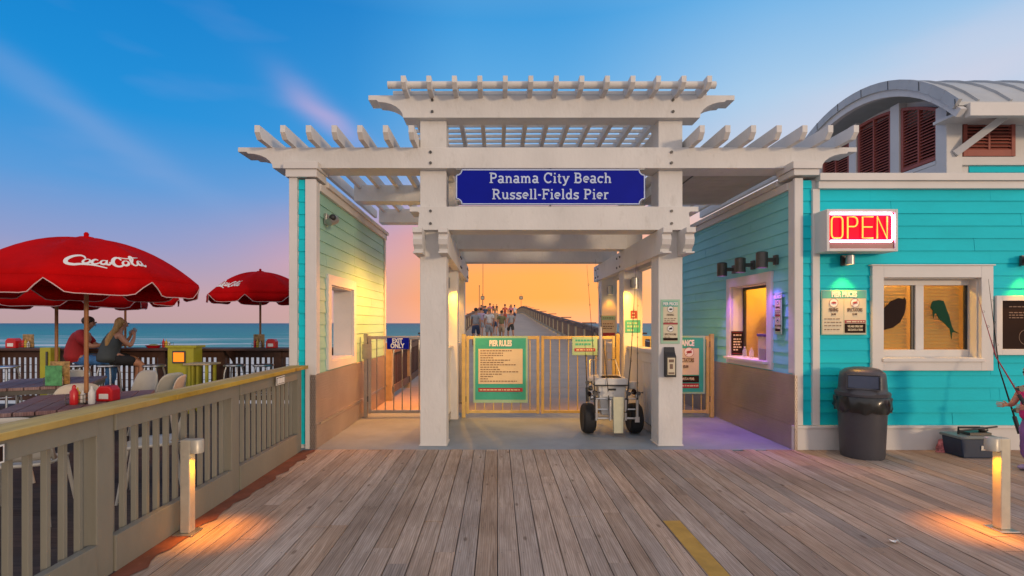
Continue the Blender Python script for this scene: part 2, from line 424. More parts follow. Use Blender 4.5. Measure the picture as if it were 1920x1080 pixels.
concrete = mk('worn_concrete', (.25, .30, .345), .6, var=.16, scale=1.6, bump=.12, bscale=60, dirt=.3, dirtc=(.22, .2, .19, 1))
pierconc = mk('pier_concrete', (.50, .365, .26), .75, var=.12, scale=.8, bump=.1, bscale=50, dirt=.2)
sand = mk('pale_sand', (.72, .66, .58), .9, var=.1, scale=.25, bump=.5, bscale=1.5)

def plate_mat():
    m, n, l, b = nodes_of('tread_plate')
    g = n.new('ShaderNodeNewGeometry'); s = n.new('ShaderNodeSeparateXYZ'); l.new(g.outputs['Position'], s.inputs[0])
    ad = n.new('ShaderNodeMath'); ad.operation = 'ADD'; l.new(s.outputs[0], ad.inputs[0]); l.new(s.outputs[1], ad.inputs[1])
    c = n.new('ShaderNodeCombineXYZ'); l.new(ad.outputs[0], c.inputs[0]); l.new(s.outputs[2], c.inputs[1])
    hs = []
    for ang in (45, -45):
        mp = n.new('ShaderNodeMapping'); l.new(c.outputs[0], mp.inputs[0]); mp.inputs['Rotation'].default_value = (0, 0, R(ang)); mp.inputs['Scale'].default_value = (58, 22, 1)
        v = n.new('ShaderNodeTexVoronoi'); v.voronoi_dimensions = '2D'; v.inputs['Randomness'].default_value = 0.0; v.inputs['Scale'].default_value = 1.0
        l.new(mp.outputs[0], v.inputs['Vector'])
        r = n.new('ShaderNodeValToRGB'); l.new(v.outputs['Distance'], r.inputs[0]); r.color_ramp.elements[0].position = .18; r.color_ramp.elements[1].position = .36
        r.color_ramp.elements[0].color = (1, 1, 1, 1); r.color_ramp.elements[1].color = (0, 0, 0, 1)
        hs.append(r.outputs[0])
    mx = n.new('ShaderNodeMix'); mx.data_type = 'RGBA'; mx.blend_type = 'LIGHTEN'; mx.inputs[0].default_value = 1
    l.new(hs[0], mx.inputs[6]); l.new(hs[1], mx.inputs[7])
    bp = n.new('ShaderNodeBump'); bp.inputs['Strength'].default_value = 1.0; bp.inputs['Distance'].default_value = .0075
    l.new(mx.outputs[2], bp.inputs['Height']); l.new(bp.outputs[0], b.inputs['Normal'])
    t = n.new('ShaderNodeTexNoise'); t.inputs['Scale'].default_value = 2.2; t.inputs['Detail'].default_value = 6; l.new(g.outputs['Position'], t.inputs['Vector'])
    r = n.new('ShaderNodeValToRGB'); l.new(t.outputs['Fac'], r.inputs[0]); r.color_ramp.elements[0].color = (.30, .24, .21, 1); r.color_ramp.elements[1].color = (.56, .49, .43, 1)
    l.new(r.outputs[0], b.inputs['Base Color'])
    b.inputs['Metallic'].default_value = .8; b.inputs['Roughness'].default_value = .38
    return m
plate = plate_mat()

def sea_mat():
    m, n, l, b = nodes_of('gulf_water')
    g = n.new('ShaderNodeNewGeometry'); s = n.new('ShaderNodeSeparateXYZ'); l.new(g.outputs['Position'], s.inputs[0])
    # colour by distance from the shore (shallow green to deep blue), broken up by noise
    mp = n.new('ShaderNodeMapping'); l.new(g.outputs['Position'], mp.inputs[0]); mp.inputs['Scale'].default_value = (.006, .02, 1)
    t = n.new('ShaderNodeTexNoise'); l.new(mp.outputs[0], t.inputs['Vector']); t.inputs['Scale'].default_value = 1.5; t.inputs['Detail'].default_value = 6
    lg = n.new('ShaderNodeMath'); lg.operation = 'LOGARITHM'; l.new(s.outputs[1], lg.inputs[0]); lg.inputs[1].default_value = 10
    ma = n.new('ShaderNodeMath'); ma.operation = 'MULTIPLY_ADD'; l.new(t.outputs['Fac'], ma.inputs[0]); ma.inputs[1].default_value = .7; l.new(lg.outputs[0], ma.inputs[2])
    rg = n.new('ShaderNodeMapRange'); l.new(ma.outputs[0], rg.inputs[0]); rg.inputs[1].default_value = 2.3; rg.inputs[2].default_value = 4.0
    r = n.new('ShaderNodeValToRGB'); l.new(rg.outputs[0], r.inputs[0])
    e = r.color_ramp.elements; e[0].position = 0; e[0].color = (.12, .38, .33, 1); e[1].position = 1; e[1].color = (.02, .12, .17, 1)
    k = e.new(.25); k.color = (.02, .27, .26, 1); k = e.new(.55); k.color = (.015, .20, .23, 1)
    # breaker foam in long bands near the beach
    mf = n.new('ShaderNodeMapping'); l.new(g.outputs['Position'], mf.inputs[0]); mf.inputs['Scale'].default_value = (.012, .11, 1)
    tf = n.new('ShaderNodeTexNoise'); l.new(mf.outputs[0], tf.inputs['Vector']); tf.inputs['Scale'].default_value = 1.4; tf.inputs['Detail'].default_value = 8; tf.inputs['Roughness'].default_value = .65
    th = n.new('ShaderNodeMapRange'); l.new(s.outputs[1], th.inputs[0]); th.inputs[1].default_value = 95; th.inputs[2].default_value = 330; th.inputs[3].default_value = .47; th.inputs[4].default_value = .66
    sb = n.new('ShaderNodeMath'); sb.operation = 'SUBTRACT'; l.new(tf.outputs['Fac'], sb.inputs[0]); l.new(th.outputs[0], sb.inputs[1])
    ml = n.new('ShaderNodeMath'); ml.operation = 'MULTIPLY'; ml.use_clamp = True; l.new(sb.outputs[0], ml.inputs[0]); ml.inputs[1].default_value = 14
    mx = n.new('ShaderNodeMix'); mx.data_type = 'RGBA'; l.new(ml.outputs[0], mx.inputs[0]); l.new(r.outputs[0], mx.inputs[6]); mx.inputs[7].default_value = (.72, .70, .68, 1)
    l.new(mx.outputs[2], b.inputs['Base Color'])
    b.inputs['Roughness'].default_value = .4; b.inputs['Specular IOR Level'].default_value = .22
    tw = n.new('ShaderNodeTexNoise'); mw = n.new('ShaderNodeMapping'); l.new(g.outputs['Position'], mw.inputs[0]); mw.inputs['Scale'].default_value = (.08, .3, 1); l.new(mw.outputs[0], tw.inputs['Vector']); tw.inputs['Scale'].default_value = 1.5; tw.inputs['Detail'].default_value = 8
    bp = n.new('ShaderNodeBump'); bp.inputs['Strength'].default_value = .9; bp.inputs['Distance'].default_value = 1.6; l.new(tw.outputs['Fac'], bp.inputs['Height']); l.new(bp.outputs[0], b.inputs['Normal'])
    return m
sea_m = sea_mat()

def glass_mat(name, tint, alpha):
    m, n, l, b = nodes_of(name)
    b.inputs['Base Color'].default_value = tint; b.inputs['Roughness'].default_value = .06
    b.inputs['Alpha'].default_value = alpha; b.inputs['Specular IOR Level'].default_value = .4
    return m
glass = glass_mat('window_glass', (.20, .16, .12, 1), .22)
clear = glass_mat('clear_acrylic', (.7, .75, .75, 1), .3)

def lamp(name, kind, loc, energy, color, size=.05, target=None, spot=100, blend=.6, parent=None):
    d = bpy.data.lights.new(name, kind); d.energy = energy; d.color = color
    o = bpy.data.objects.new(name, d); C.objects.link(o); o.location = loc
    if kind in ('POINT', 'SPOT'): d.shadow_soft_size = size
    if kind == 'SPOT': d.spot_size = R(spot); d.spot_blend = blend
    if kind == 'AREA': d.size = size
    if target is not None: o.rotation_euler = (Vector(target) - Vector(loc)).to_track_quat('-Z', 'Y').to_euler()
    if parent is not None:
        o.parent = parent; o.location = Vector(loc) - WL[parent.name]
    return o
WARM = (1, .34, .012)
# ------------------------------------------------------------------ the setting
def struct(mb, name, mat, **kw):
    return tag(mb.build(name, mat, **kw), kind='structure')
# boardwalk: real planks with gaps, over a black sheet that gives the gaps their shade
mb = MB()
yb, yt = -2.4, 6.085
i0, i1 = int(-2.35 / BW), int(11.5 / BW)
for i in range(i0, i1):
    x0 = i * BW; v = random.random()
    if x0 < -2.29: continue
    y = yb - random.random() * 3
    while y < yt:
        ln = random.choice([2.44, 3.05, 3.66, 3.66, 4.88])
        a, b_ = max(y, yb), min(y + ln - .006, yt)
        if b_ > a + .1:
            dz = random.uniform(-.002, .002)
            mb.box(x0 + .0027, x0 + BW - .0027, a, b_, -.032, dz)
        y += ln
struct(mb, 'boardwalk', deckwood, bevel=.0035, seg=2)
mb = MB()
for i in range(i0, int(6.4 / BW)):
    if i * BW < -2.29: continue
    for k in range(13):
        y = .35 + k * .4064 + .15
        for dx in (.028, BW - .028):
            if random.random() < .1: continue
            cx_, cy_ = i * BW + dx + random.uniform(-.003, .003), y + random.uniform(-.005, .005)
            mb.add([(cx_ + .0042 * math.cos(q), cy_ + .0042 * math.sin(q), .0030) for q in [n_ * math.pi / 3 for n_ in range(6)]], [(0, 1, 2, 3, 4, 5)])
struct(mb, 'deck_screws', darkmetal)
struct(MB().box(-2.4, 12, -3, 6.09, -.3, -.034), 'boardwalk_gap_shade', blackp)  # black sheet laid below the planks as shade in the gaps
# one painted board and the stained edge strip lie on the planks
j = round(((1297 - 933) / 960 * 3.8) / BW)
struct(MB().box(9 * BW + .006, 10 * BW - .006, .9, 3.88, .0026, .0045), 'painted_board', yellowpaint)
mb = MB()
pts = []
for k in range(60):
    y = 1.0 + k * (5.05 / 59)
    pts.append((-2.285 + .11 + .035 * math.sin(k * 1.7) * math.sin(k * .43) + (.03 if k > 40 else 0), y))
for k in range(59):
    mb.add([(-2.30, pts[k][1], .0045), (pts[k][0], pts[k][1], .0045), (pts[k + 1][0], pts[k + 1][1], .0045), (-2.30, pts[k + 1][1], .0045)], [(0, 1, 2, 3)])
struct(mb, 'stained_edge_strip', redstain)
# concrete apron under the gateway
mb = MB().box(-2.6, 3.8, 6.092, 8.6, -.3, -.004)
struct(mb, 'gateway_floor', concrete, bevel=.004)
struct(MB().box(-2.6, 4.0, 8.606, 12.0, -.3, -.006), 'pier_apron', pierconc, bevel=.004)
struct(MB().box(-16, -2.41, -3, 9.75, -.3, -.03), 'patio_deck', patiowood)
# beach, then sea to the horizon
mb = MB()
N = 40
gx = [-3000, -600, -200, -90, -50, -25, -10, 0, 10, 25, 50, 90, 200, 600, 3000]
gy = [-60, -20, 8, 16, 26, 40, 60, 80, 104, 130]
vs = []
for y in gy:
    for x in gx:
        z = -3.4 if y < 60 else -3.4 - (y - 60) * .012
        if y > 6: z += .12 * math.sin(x * .13 + y * .3) * math.cos(y * .21)
        vs.append((x, y, z))
fs = [(r * len(gx) + c, r * len(gx) + c + 1, (r + 1) * len(gx) + c + 1, (r + 1) * len(gx) + c) for r in range(len(gy) - 1) for c in range(len(gx) - 1)]
struct(mb.add(vs, fs), 'beach', sand, smooth=True)
mb = MB().add([(-40000, 84, -3.98), (40000, 84, -3.98), (40000, 40000, -3.98), (-40000, 40000, -3.98)], [(0, 1, 2, 3)])
struct(mb, 'sea', sea_m)

# pier walkway rising gently over the beach
prof = [(12.0, -.002), (15, .06), (18, .18), (22.5, .38), (28, .62), (33, .84), (38, 1.07), (48, 1.56), (60, 2.16), (70, 2.66), (76, 2.90), (82, 3.02), (92, 3.06), (110, 3.0), (300, 2.5)]
def pz(y):
    if y <= prof[0][0]: return prof[0][1]
    for (a, za), (b_, zb) in zip(prof, prof[1:]):
        if y <= b_: return za + (zb - za) * (y - a) / (b_ - a)
    return prof[-1][1]
PXL, PXR = -2.12, 3.72
mb = MB()
for (a, za), (b_, zb) in zip(prof, prof[1:]):
    vs = [(x, y, z + dz) for (y, z) in ((a, za), (b_ - .02, zb)) for x in (PXL - .2, PXR + .2) for dz in (-.5, 0)]
    mb.add(vs, [(0, 2, 3, 1), (4, 5, 7, 6), (0, 1, 5, 4), (2, 6, 7, 3), (1, 3, 7, 5), (0, 4, 6, 2)])
struct(mb, 'pier_walkway', pierconc)
# concrete piles under the pier
mb = MB()
for y in list(range(16, 120, 12)):
    for x in (PXL + .4, PXR - .4):
        mb.lathe([(.3, -6), (.3, pz(y) - .4)], (x, y, 0), n=12)
struct(mb, 'pier_piles', pierconc, smooth=True)

def rail_side(X, label, inward):
    t = thing('pier_railing', label, 'railing', (X, 12, 0), 'railings along the rising pier')
    ys = [9.98] + [12.0 + 2.44 * i for i in range(int(92 / 2.44))]
    for i, y in enumerate(ys):
        z = pz(y)
        m = MB().box(X - .07, X + .07, y - .07, y + .07, z - .3, z + 1.12)
        m.build('post', pierpost, t)
    tr = MB(); br = MB(); bl = MB()
    for a, b_ in zip(ys, ys[1:]):
        za, zb = pz(a), pz(b_)
        tr.bar((X, a, za + 1.09), (X, b_, zb + 1.09), .17, .05)
        tr.bar((X + inward * .05, a, za + .98), (X + inward * .05, b_, zb + .98), .04, .13)
        br.bar((X + inward * .05, a, za + .2), (X + inward * .05, b_, zb + .2), .04, .14)
        for q in range(1, 11):
            y = a + (b_ - a) * q / 11; z = pz(y)
            bl.box(X - .02, X + .022, y - .065, y + .065, z + .1, z + .99)
    tr.build('top_rail', pierbrown, t); br.build('bottom_rail', pierpost if inward < 0 else pierbrown, t); bl.build('slats', browndark if inward > 0 else pierbrown, t)
    # little rod shelves sticking out over the rail
    for i, y in enumerate(ys[2::3]):
        z = pz(y) + 1.16
        MB().box(X - .1, X + .1 + .35, y - .16, y + .16, z - .02, z + .03).build('rail_shelf', pierbrown, t)
rail_side(PXL, 'brown slatted pier railing along the left edge of the rising pier walkway', 1)
rail_side(PXR, 'long brown pier railing with pale posts along the right edge of the walkway', -1)

def pier_pole(X, Y, h, label, box):
    z = pz(Y)
    t = thing('pier_sign_pole' if box else 'flag_pole', label, 'pole', (X, Y, z))
    MB().tube([(X, Y, z), (X, Y, z + h)], .035 if box else .04, 8).build('pole', pierbrown, t)
    if box:
        MB().box(X - .3, X + .3, Y - .05, Y + .05, z + h - .9, z + h - .35).build('sign_panel', darkmetal, t, bevel=.02)
        MB().box(X - .2, X + .2, Y - .056, Y - .05, z + h - .8, z + h - .45).build('sign_face', pierpost, t)
    else:
        MB().ball((X, Y, z + h + .05), .08, .08, .08).build('finial', pierbrown, t)
pier_pole(-2.35, 80, 3.1, 'small square sign on a thin pole at far left of the pier', True)
pier_pole(3.9, 85, 3.3, 'small square sign on a thin pole at far right of the pier', True)
pier_pole(-2.4, 84, 8.6, 'tall thin pole standing on the left rail of the pier', False)
pier_pole(-2.5, 70, 3.9, 'short thin pole left of the tall pole on the pier', False)

# ------------------------------------------------------------------ siding with openings
def siding(mb, plane, c, out, a0, a1, z0, z1, holes=(), ex=.148, zoff=0.0, top_line=None):
    """lap boards on a wall. plane 'x': wall at x=c facing out (+-1) running along y; plane 'y': wall at y=c facing -y running along x"""
    def seg(u0, u1, zb, zt):
        d0, d1 = .004, .017
        if plane == 'y':
            vs = [(u0, c, zb), (u1, c, zb), (u1, c, zt), (u0, c, zt), (u0, c - d1, zb), (u1, c - d1, zb), (u1, c - d0, zt), (u0, c - d0, zt)]
        else:
            vs = [(c, u0, zb), (c, u1, zb), (c, u1, zt), (c, u0, zt), (c + out * d1, u0, zb), (c + out * d1, u1, zb), (c + out * d0, u1, zt), (c + out * d0, u0, zt)]
        mb.add(vs, [(0, 1, 2, 3), (4, 7, 6, 5), (0, 4, 5, 1), (3, 2, 6, 7), (0, 3, 7, 4), (1, 5, 6, 2)])
    rj = random.Random(int(abs(c) * 100)); sj = abs(c)
    z = z0 - zoff
    while z < z1 - .005:
        zb, zt = max(z, z0), min(z + ex, z1)
        jn_ = a0 + ((sj * 1.37 + round(z / ex) * 2.11) % 3.66) if True else 0
        cuts = sorted({a0, a1} | ({jn_, jn_ + .004} if a0 + .3 < jn_ < a1 - .3 else set()) | {h for q in holes for h in q[:2] if a0 < h < a1})
        # split vertically at hole borders
        zc = sorted({zb, zt} | {h for q in holes for h in q[2:] if zb < h < zt})
        for q0, q1 in zip(zc, zc[1:]):
            for u0, u1 in zip(cuts, cuts[1:]):
                um, zm = (u0 + u1) / 2, (q0 + q1) / 2
                if abs(um - jn_ - .002) < .0015: continue
                if any(h[0] < um < h[1] and h[2] < zm < h[3] for h in holes): continue
                # keep the wedge continuous when the board is split
                wv = rj.uniform(-.0012, .0016)
                f0 = .017 + wv - .013 * (q0 - z) / ex; f1 = .017 + wv - .013 * (q1 - z) / ex
                if plane == 'y':
                    vs = [(u0, c, q0), (u1, c, q0), (u1, c, q1), (u0, c, q1), (u0, c - f0, q0), (u1, c - f0, q0), (u1, c - f1, q1), (u0, c - f1, q1)]
                else:
                    vs = [(c, u0, q0), (c, u1, q0), (c, u1, q1), (c, u0, q1), (c + out * f0, u0, q0), (c + out * f0, u1, q0), (c + out * f1, u1, q1), (c + out * f1, u0, q1)]
                mb.add(vs, [(0, 1, 2, 3), (4, 7, 6, 5), (0, 4, 5, 1), (3, 2, 6, 7), (0, 3, 7, 4), (1, 5, 6, 2)])
        z += ex
    return mb

# ------------------------------------------------------------------ left wing wall
LX, LO, LY0, LY1 = -2.18, -2.49, 6.13, 9.92
H = (6.67, 7.71, 1.0, 2.0)
wing = thing('wing_wall', 'narrow teal clapboard wall with a square opening left of the exit gate', 'wall', (LX - .15, LY0, 0))
core = MB()
for (y0, y1, z0, z1) in ((LY0 + .02, H[0], 0, 3.2), (H[1], LY1, 0, 3.2), (H[0], H[1], 0, H[2]), (H[0], H[1], H[3], 3.2)):
    core.box(LO + .02, LX - .02, y0, y1, z0, z1)
core.build('wall_core', whitetrim, wing)
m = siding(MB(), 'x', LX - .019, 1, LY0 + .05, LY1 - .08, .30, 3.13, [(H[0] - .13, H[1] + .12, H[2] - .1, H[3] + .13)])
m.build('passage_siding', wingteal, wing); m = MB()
siding(m, 'x', LO + .019, -1, LY0 + .05, LY1 - .08, .1, 3.2, [(H[0] - .1, H[1] + .1, H[2] - .1, H[3] + .1)])
siding(m, 'y', LY0 + .02, -1, LO + .105, LX - .115, .29, 3.22)
siding(m, 'y', LY0 + .02, -1, LO + .09, LX - .02, .05, .29)
m.build('siding', teal, wing)
MB().box(LO - .0, LO + .095, LY0 - .02, LY0 + .07, 0.0, 3.24).build('corner_trim', whitetrim, wing, bevel=.004)
m = MB().box(LX - .115, LX + .012, LY0 - .024, LY0 + .012, .0, 3.22); m.box(LX - .02, LX + .018, LY0 - .02, LY0 + .10, .89, 3.2)
m.build('corner_trim', whitetrim, wing, bevel=.003)
MB().box(LX - .3, LX + .016, LY1 - .09, LY1 + .02, 0, 3.2).build('corner_trim', whitetrim, wing, bevel=.004)
m = MB().box(LO - .03, LX + .03, LY0 - .05, LY0 + .3, 3.24, 3.33); m.box(LO - .05, LX + .05, LY0 - .07, LY0 + .3, 3.333, 3.42)
m.build('wall_cap', whitetrim, wing, bevel=.004)
m = MB().box(LX - .02, LX + .03, LY0 + .1, LY1 + .03, 3.11, 3.20); m.box(LX - .06, LX + .06, LY0 + .3, LY1 + .06, 3.203, 3.26); m.box(LO - .02, LX - .063, LY0 + .31, LY1 + .05, 3.204, 3.258)
m.build('header_trim', whitetrim, wing, bevel=.004)
w = MB()
y0, y1, z0, z1 = H
w.box(LX - .02, LX + .022, y0 - .13, y0, z0 - .10, z1 + .13); w.box(LX - .02, LX + .022, y1, y1 + .12, z0 - .10, z1 + .13)
w.box(LX - .02, LX + .0215, y0, y1, z1, z1 + .13); w.box(LX - .02, LX + .0215, y0, y1, z0 - .1, z0)
w.box(LO + .02, LX - .02, y0, y0 + .012, z0, z1); w.box(LO + .02, LX - .02, y1 - .012, y1, z0, z1); w.box(LO + .02, LX - .02, y0, y1, z1 - .012, z1); w.box(LO + .02, LX - .01, y0, y1, z0, z0 + .02)
w.build('opening_frame', whitetrim, wing, bevel=.003)
m = MB().box(LX + .001, LX + .014, LY0 - .02, LY1 - .08, .285, .885); m.box(LX + .001, LX + .019, LY0 - .022, LY1 - .08, .0, .283)
m.box(LX - .055, LX + .012, LY0 - .032, LY0 - .021, .0, .885)
m.build('tread_plate_kick', plate, wing)
MB().box(LX + .016, LX + .03, LY0 + .1, LY1, .268, .300).build('plate_seam', steel, wing)

# small dome camera on the wing wall
t = thing('security_camera', 'small grey dome security camera high on the teal wing wall', 'camera', (LX, 6.5, 2.72))
cp = P(606, 410, 6.35)
MB().box(LX, LX + .035, 6.42, 6.54, 2.74, 2.88).build('mount_plate', metal, t, bevel=.006)
m = MB(Matrix.Translation((LX + .11, 6.46, 2.80)) @ Matrix.Rotation(R(-62), 4, 'X') @ Matrix.Rotation(R(20), 4, 'Y'))
m.lathe([(.02, -.1), (.05, -.09), (.055, -.02), (.058, .03), (.05, .05)], n=18).build('housing', metal, t, smooth=True)
m = MB(Matrix.Translation((LX + .11, 6.46, 2.80)) @ Matrix.Rotation(R(-62), 4, 'X') @ Matrix.Rotation(R(20), 4, 'Y'))
MB().ball((LX + .12, 6.395, 2.82), .042, .042, .042, 14, 10).build('lens_dome', blackp, t, smooth=True)

# ------------------------------------------------------------------ ticket building (right)
RX, RY0, RY1 = 3.53, 6.08, 9.9
HW = (6.69, 7.74, 1.0, 2.04)          # window in the passage wall (y0,y1,z0,z1)
FW = (4.565, 5.72, 1.08, 2.04)        # window in the front wall (x0,x1,z0,z1)
bld = thing('ticket_building', 'teal clapboard ticket building with white trim and curved roof, right of the gateway', 'building', (RX + 3, RY0 + 2, 0))
core = MB()
for a, b_, c_, d_ in ((RY0 + .02, HW[0], 0, 3.2), (HW[1], RY1, 0, 3.2), (HW[0], HW[1], 0, HW[2]), (HW[0], HW[1], HW[3], 3.2)):
    core.box(RX + .02, RX + .22, a, b_, c_, d_)
for a, b_, c_, d_ in ((RX + .22, FW[0], 0, 3.2), (FW[1], 12, 0, 3.2), (FW[0], FW[1], 0, FW[2]), (FW[0], FW[1], FW[3], 3.2)):
    core.box(a, b_, RY0 + .02, RY0 + .2, c_, d_)
core.box(RX + .22, 12, RY1 - .2, RY1, 0, 3.2)
core.build('wall_core', whitetrim, bld)
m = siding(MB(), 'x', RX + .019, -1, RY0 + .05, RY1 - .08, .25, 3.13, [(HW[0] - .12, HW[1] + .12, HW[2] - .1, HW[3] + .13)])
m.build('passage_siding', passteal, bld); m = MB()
siding(m, 'y', RY0 + .02, -1, RX + .08, RX + .205, .29, 3.2)
siding(m, 'y', RY0 + .02, -1, RX + .28, 12, .29, 3.1, [(FW[0] - .135, FW[1] + .14, FW[2] - .14, FW[3] + .14)])
m.build('siding', teal, bld)
for (a, b_) in ((RX - .012, RX + .085), (RX + .20, RX + .285)):
    MB().box(a, b_, RY0 - .022, RY0 + .03, .29, 3.22 if a < RX else 3.09).build('corner_trim', whitetrim, bld, bevel=.004)
MB().box(RX - .016, RX + .03, RY0 - .02, RY0 + .11, .9, 3.2).build('corner_trim', whitetrim, bld, bevel=.004)
MB().box(RX - .016, RX + .2, RY1 - .09, RY1 + .02, 0, 3.2).build('corner_trim', whitetrim, bld, bevel=.004)
m = MB().box(RX - .05, RX + .25, RY0 - .07, RY0 + .28, 3.24, 3.31); m.box(RX - .07, RX + .27, RY0 - .09, RY0 + .28, 3.313, 3.40)
m.build('wall_cap', whitetrim, bld, bevel=.004)
m = MB().box(RX + .255, 12, RY0 - .045, RY0 + .02, 3.09, 3.175); m.box(RX + .255, 12, RY0 - .075, RY0 + .2, 3.178, 3.265)
m.build('cornice', whitetrim, bld, bevel=.004)
m = MB().box(RX - .03, RX + .02, RY0 + .11, RY1 + .03, 3.11, 3.2); m.box(RX - .06, RX + .1, RY0 + .29, RY1 + .06, 3.203, 3.27)
m.build('header_trim', whitetrim, bld, bevel=.004)
m = MB().box(RX - .03, 12, RY0 - .03, RY0 + .02, 0, .255); m.box(RX - .032, 12, RY0 - .045, RY0 + .02, .257, .288)
m.build('baseboard', whitetrim, bld, bevel=.004)
m = MB().box(RX - .014, RX - .001, RY0 - .02, RY1 - .08, .285, .885); m.box(RX - .019, RX - .001, RY0 - .022, RY1 - .08, .0, .283)
m.box(RX - .033, RX + .0, RY0 - .055, RY0 - .046, .0, .885)
m.build('tread_plate_kick', plate, bld)
# passage window
y0, y1, z0, z1 = HW
w = MB()
w.box(RX - .022, RX + .02, y0 - .12, y0, z0 - .1, z1 + .13); w.box(RX - .022, RX + .02, y1, y1 + .12, z0 - .1, z1 + .13)
w.box(RX - .0215, RX + .02, y0, y1, z1, z1 + .13); w.box(RX - .0215, RX + .02, y0, y1, z0 - .1, z0 - .03)
w.box(RX + .02, RX + .215, y0, y0 + .012, z0, z1); w.box(RX + .02, RX + .215, y1 - .012, y1, z0, z1); w.box(RX + .02, RX + .215, y0, y1, z1 - .012, z1)
pw = w.build('service_window', whitetrim, bld, bevel=.003)
MB().box(RX - .10, RX + .2, y0 - .06, y1 + .04, z0 - .03, z0 + .004).build('sill', whitetrim, pw, bevel=.005)
w = MB(); xg = RX + .19
w.box(xg - .02, xg + .02, y0 + .012, y0 + .045, z0 + .005, z1 - .012); w.box(xg - .02, xg + .02, y1 - .045, y1 - .012, z0 + .005, z1 - .012)
w.box(xg - .02, xg + .02, y0 + .045, y1 - .045, z1 - .045, z1 - .012)
w.build('sash', blackp, pw)
MB().box(xg - .004, xg + .004, y0 + .045, y1 - .045, z0 + .005, z1 - .045).build('pane', glass, pw)
# front window with two panes and blinds
x0, x1, z0, z1 = FW
w = MB()
w.box(x0 - .135, x0, RY0 - .03, RY0 + .02, z0 - .14, z1 + .14); w.box(x1, x1 + .14, RY0 - .03, RY0 + .02, z0 - .14, z1 + .14)
w.box(x0, x1, RY0 - .0295, RY0 + .02, z1, z1 + .14); w.box(x0, x1, RY0 - .0295, RY0 + .02, z0 - .14, z0)
w.box(x0 - .155, x1 + .16, RY0 - .04, RY0 + .02, z1 + .141, z1 + .156)
w.box(x0, x0 + .012, RY0 + .02, RY0 + .19, z0, z1); w.box(x1 - .012, x1, RY0 + .02, RY0 + .19, z0, z1)
w.box(x0, x1, RY0 + .02, RY0 + .19, z1 - .012, z1); w.box(x0, x1, RY0 - .01, RY0 + .19, z0, z0 + .012)
fw = w.build('front_window', whitetrim, bld, bevel=.003)
MB().box(x0 - .02, x1 + .02, RY0 - .05, RY0 + .0, z0 - .035, z0 + .005).build('sill', whitetrim, fw, bevel=.004)
w = MB(); yg = RY0 + .15; xm = (x0 + x1) / 2 - .03
w.box(x0 + .012, x1 - .012, yg - .03, yg + .03, z1 - .08, z1 - .012); w.box(x0 + .012, x1 - .012, yg - .03, yg + .03, z0 + .012, z0 + .10)
w.box(xm - .05, xm + .05, yg - .028, yg + .03, z0 + .10, z1 - .08)
w.build('sash', whitetrim, fw, bevel=.003)
for a, b_ in ((x0 + .012, xm - .05), (xm + .05, x1 - .012)):
    MB().box(a, b_, yg - .003, yg + .003, z0 + .10, z1 - .08).build('pane', glass, fw)
    m = MB(); zz = z0 + .12
    while zz < z1 - .09:
        m.add([(a, yg + .05, zz), (b_ - .04, yg + .05, zz), (b_ - .04, yg + .072, zz + .034), (a, yg + .072, zz + .034)], [(0, 1, 2, 3)]); zz += .042
    m.build('blind', mk('honey_blind', (.60, .44, .08), .6, var=.15, scale=3) if 'honey_blind' not in MATS else MATS['honey_blind'], fw)
    MB().box(b_ - .035, b_, yg - .01, yg + .01, z0 + .10, z1 - .08).build('pane_edge', blackp, fw)
# room behind the panes: warm, lit
room = MB().box(RX + .25, 8.5, 7.9, 7.95, 0, 3.15); room.box(8.5, 8.55, RY0 + .2, 7.9, 0, 3.15)
room.box(RX + .22, 8.5, RY0 + .2, 7.9, .0, .02); room.box(RX + .22, 8.5, RY0 + .2, 7.9, 3.1, 3.15)
room.build('interior_wall', mk('ochre_interior', (.60, .42, .13), .7, var=.2, scale=2), bld)
lamp('interior_lamp', 'POINT', (4.7, 7.2, 2.7), 190, (1, .56, .09), .15, parent=bld)
for k, (a, h) in enumerate(((4.15, 1.75), (4.4, 1.2), (5.2, 1.6))):
    MB().box(a, a + .22, 7.55, 7.8, .02, h).build('cabinet', signdark if k % 2 == 0 else redplastic, bld, bevel=.01)
# flat roof, then louvred clerestory under a barrel roof
MB().box(RX + .1, 12, RY0 + .2, 11.2, 3.15, 3.2).build('flat_roof', ceilp, bld)
CX, CY0, CY1 = 6.25, 7.12, 10.3
yc, rb = 8.62, 2.72
def zr(y):                                   # underside of the barrel
    return 5.17 - rb + math.sqrt(max(0, rb * rb - (y - yc) ** 2 * 1.0)) - .18
cl_ = MB()
cl_.box(CX - .06, CX + .16, CY0 - .06, CY0 + .12, 3.2, zr(CY0) - .01)
posts = [(8.0, .09), (8.95, .09), (9.9, .09)]
for y, hw in posts: cl_.box(CX - .05, CX + .1, y - hw, y + hw, 3.2, zr(y) - .01)
cl_.box(CX - .055, CX + .1, CY0 + .12, CY1, 3.2, 3.74); cl_.box(CX - .06, CX + .1, CY0 + .1, CY1, 3.742, 3.80)
cl_.build('clerestory_frame', whitetrim, bld, bevel=.006)
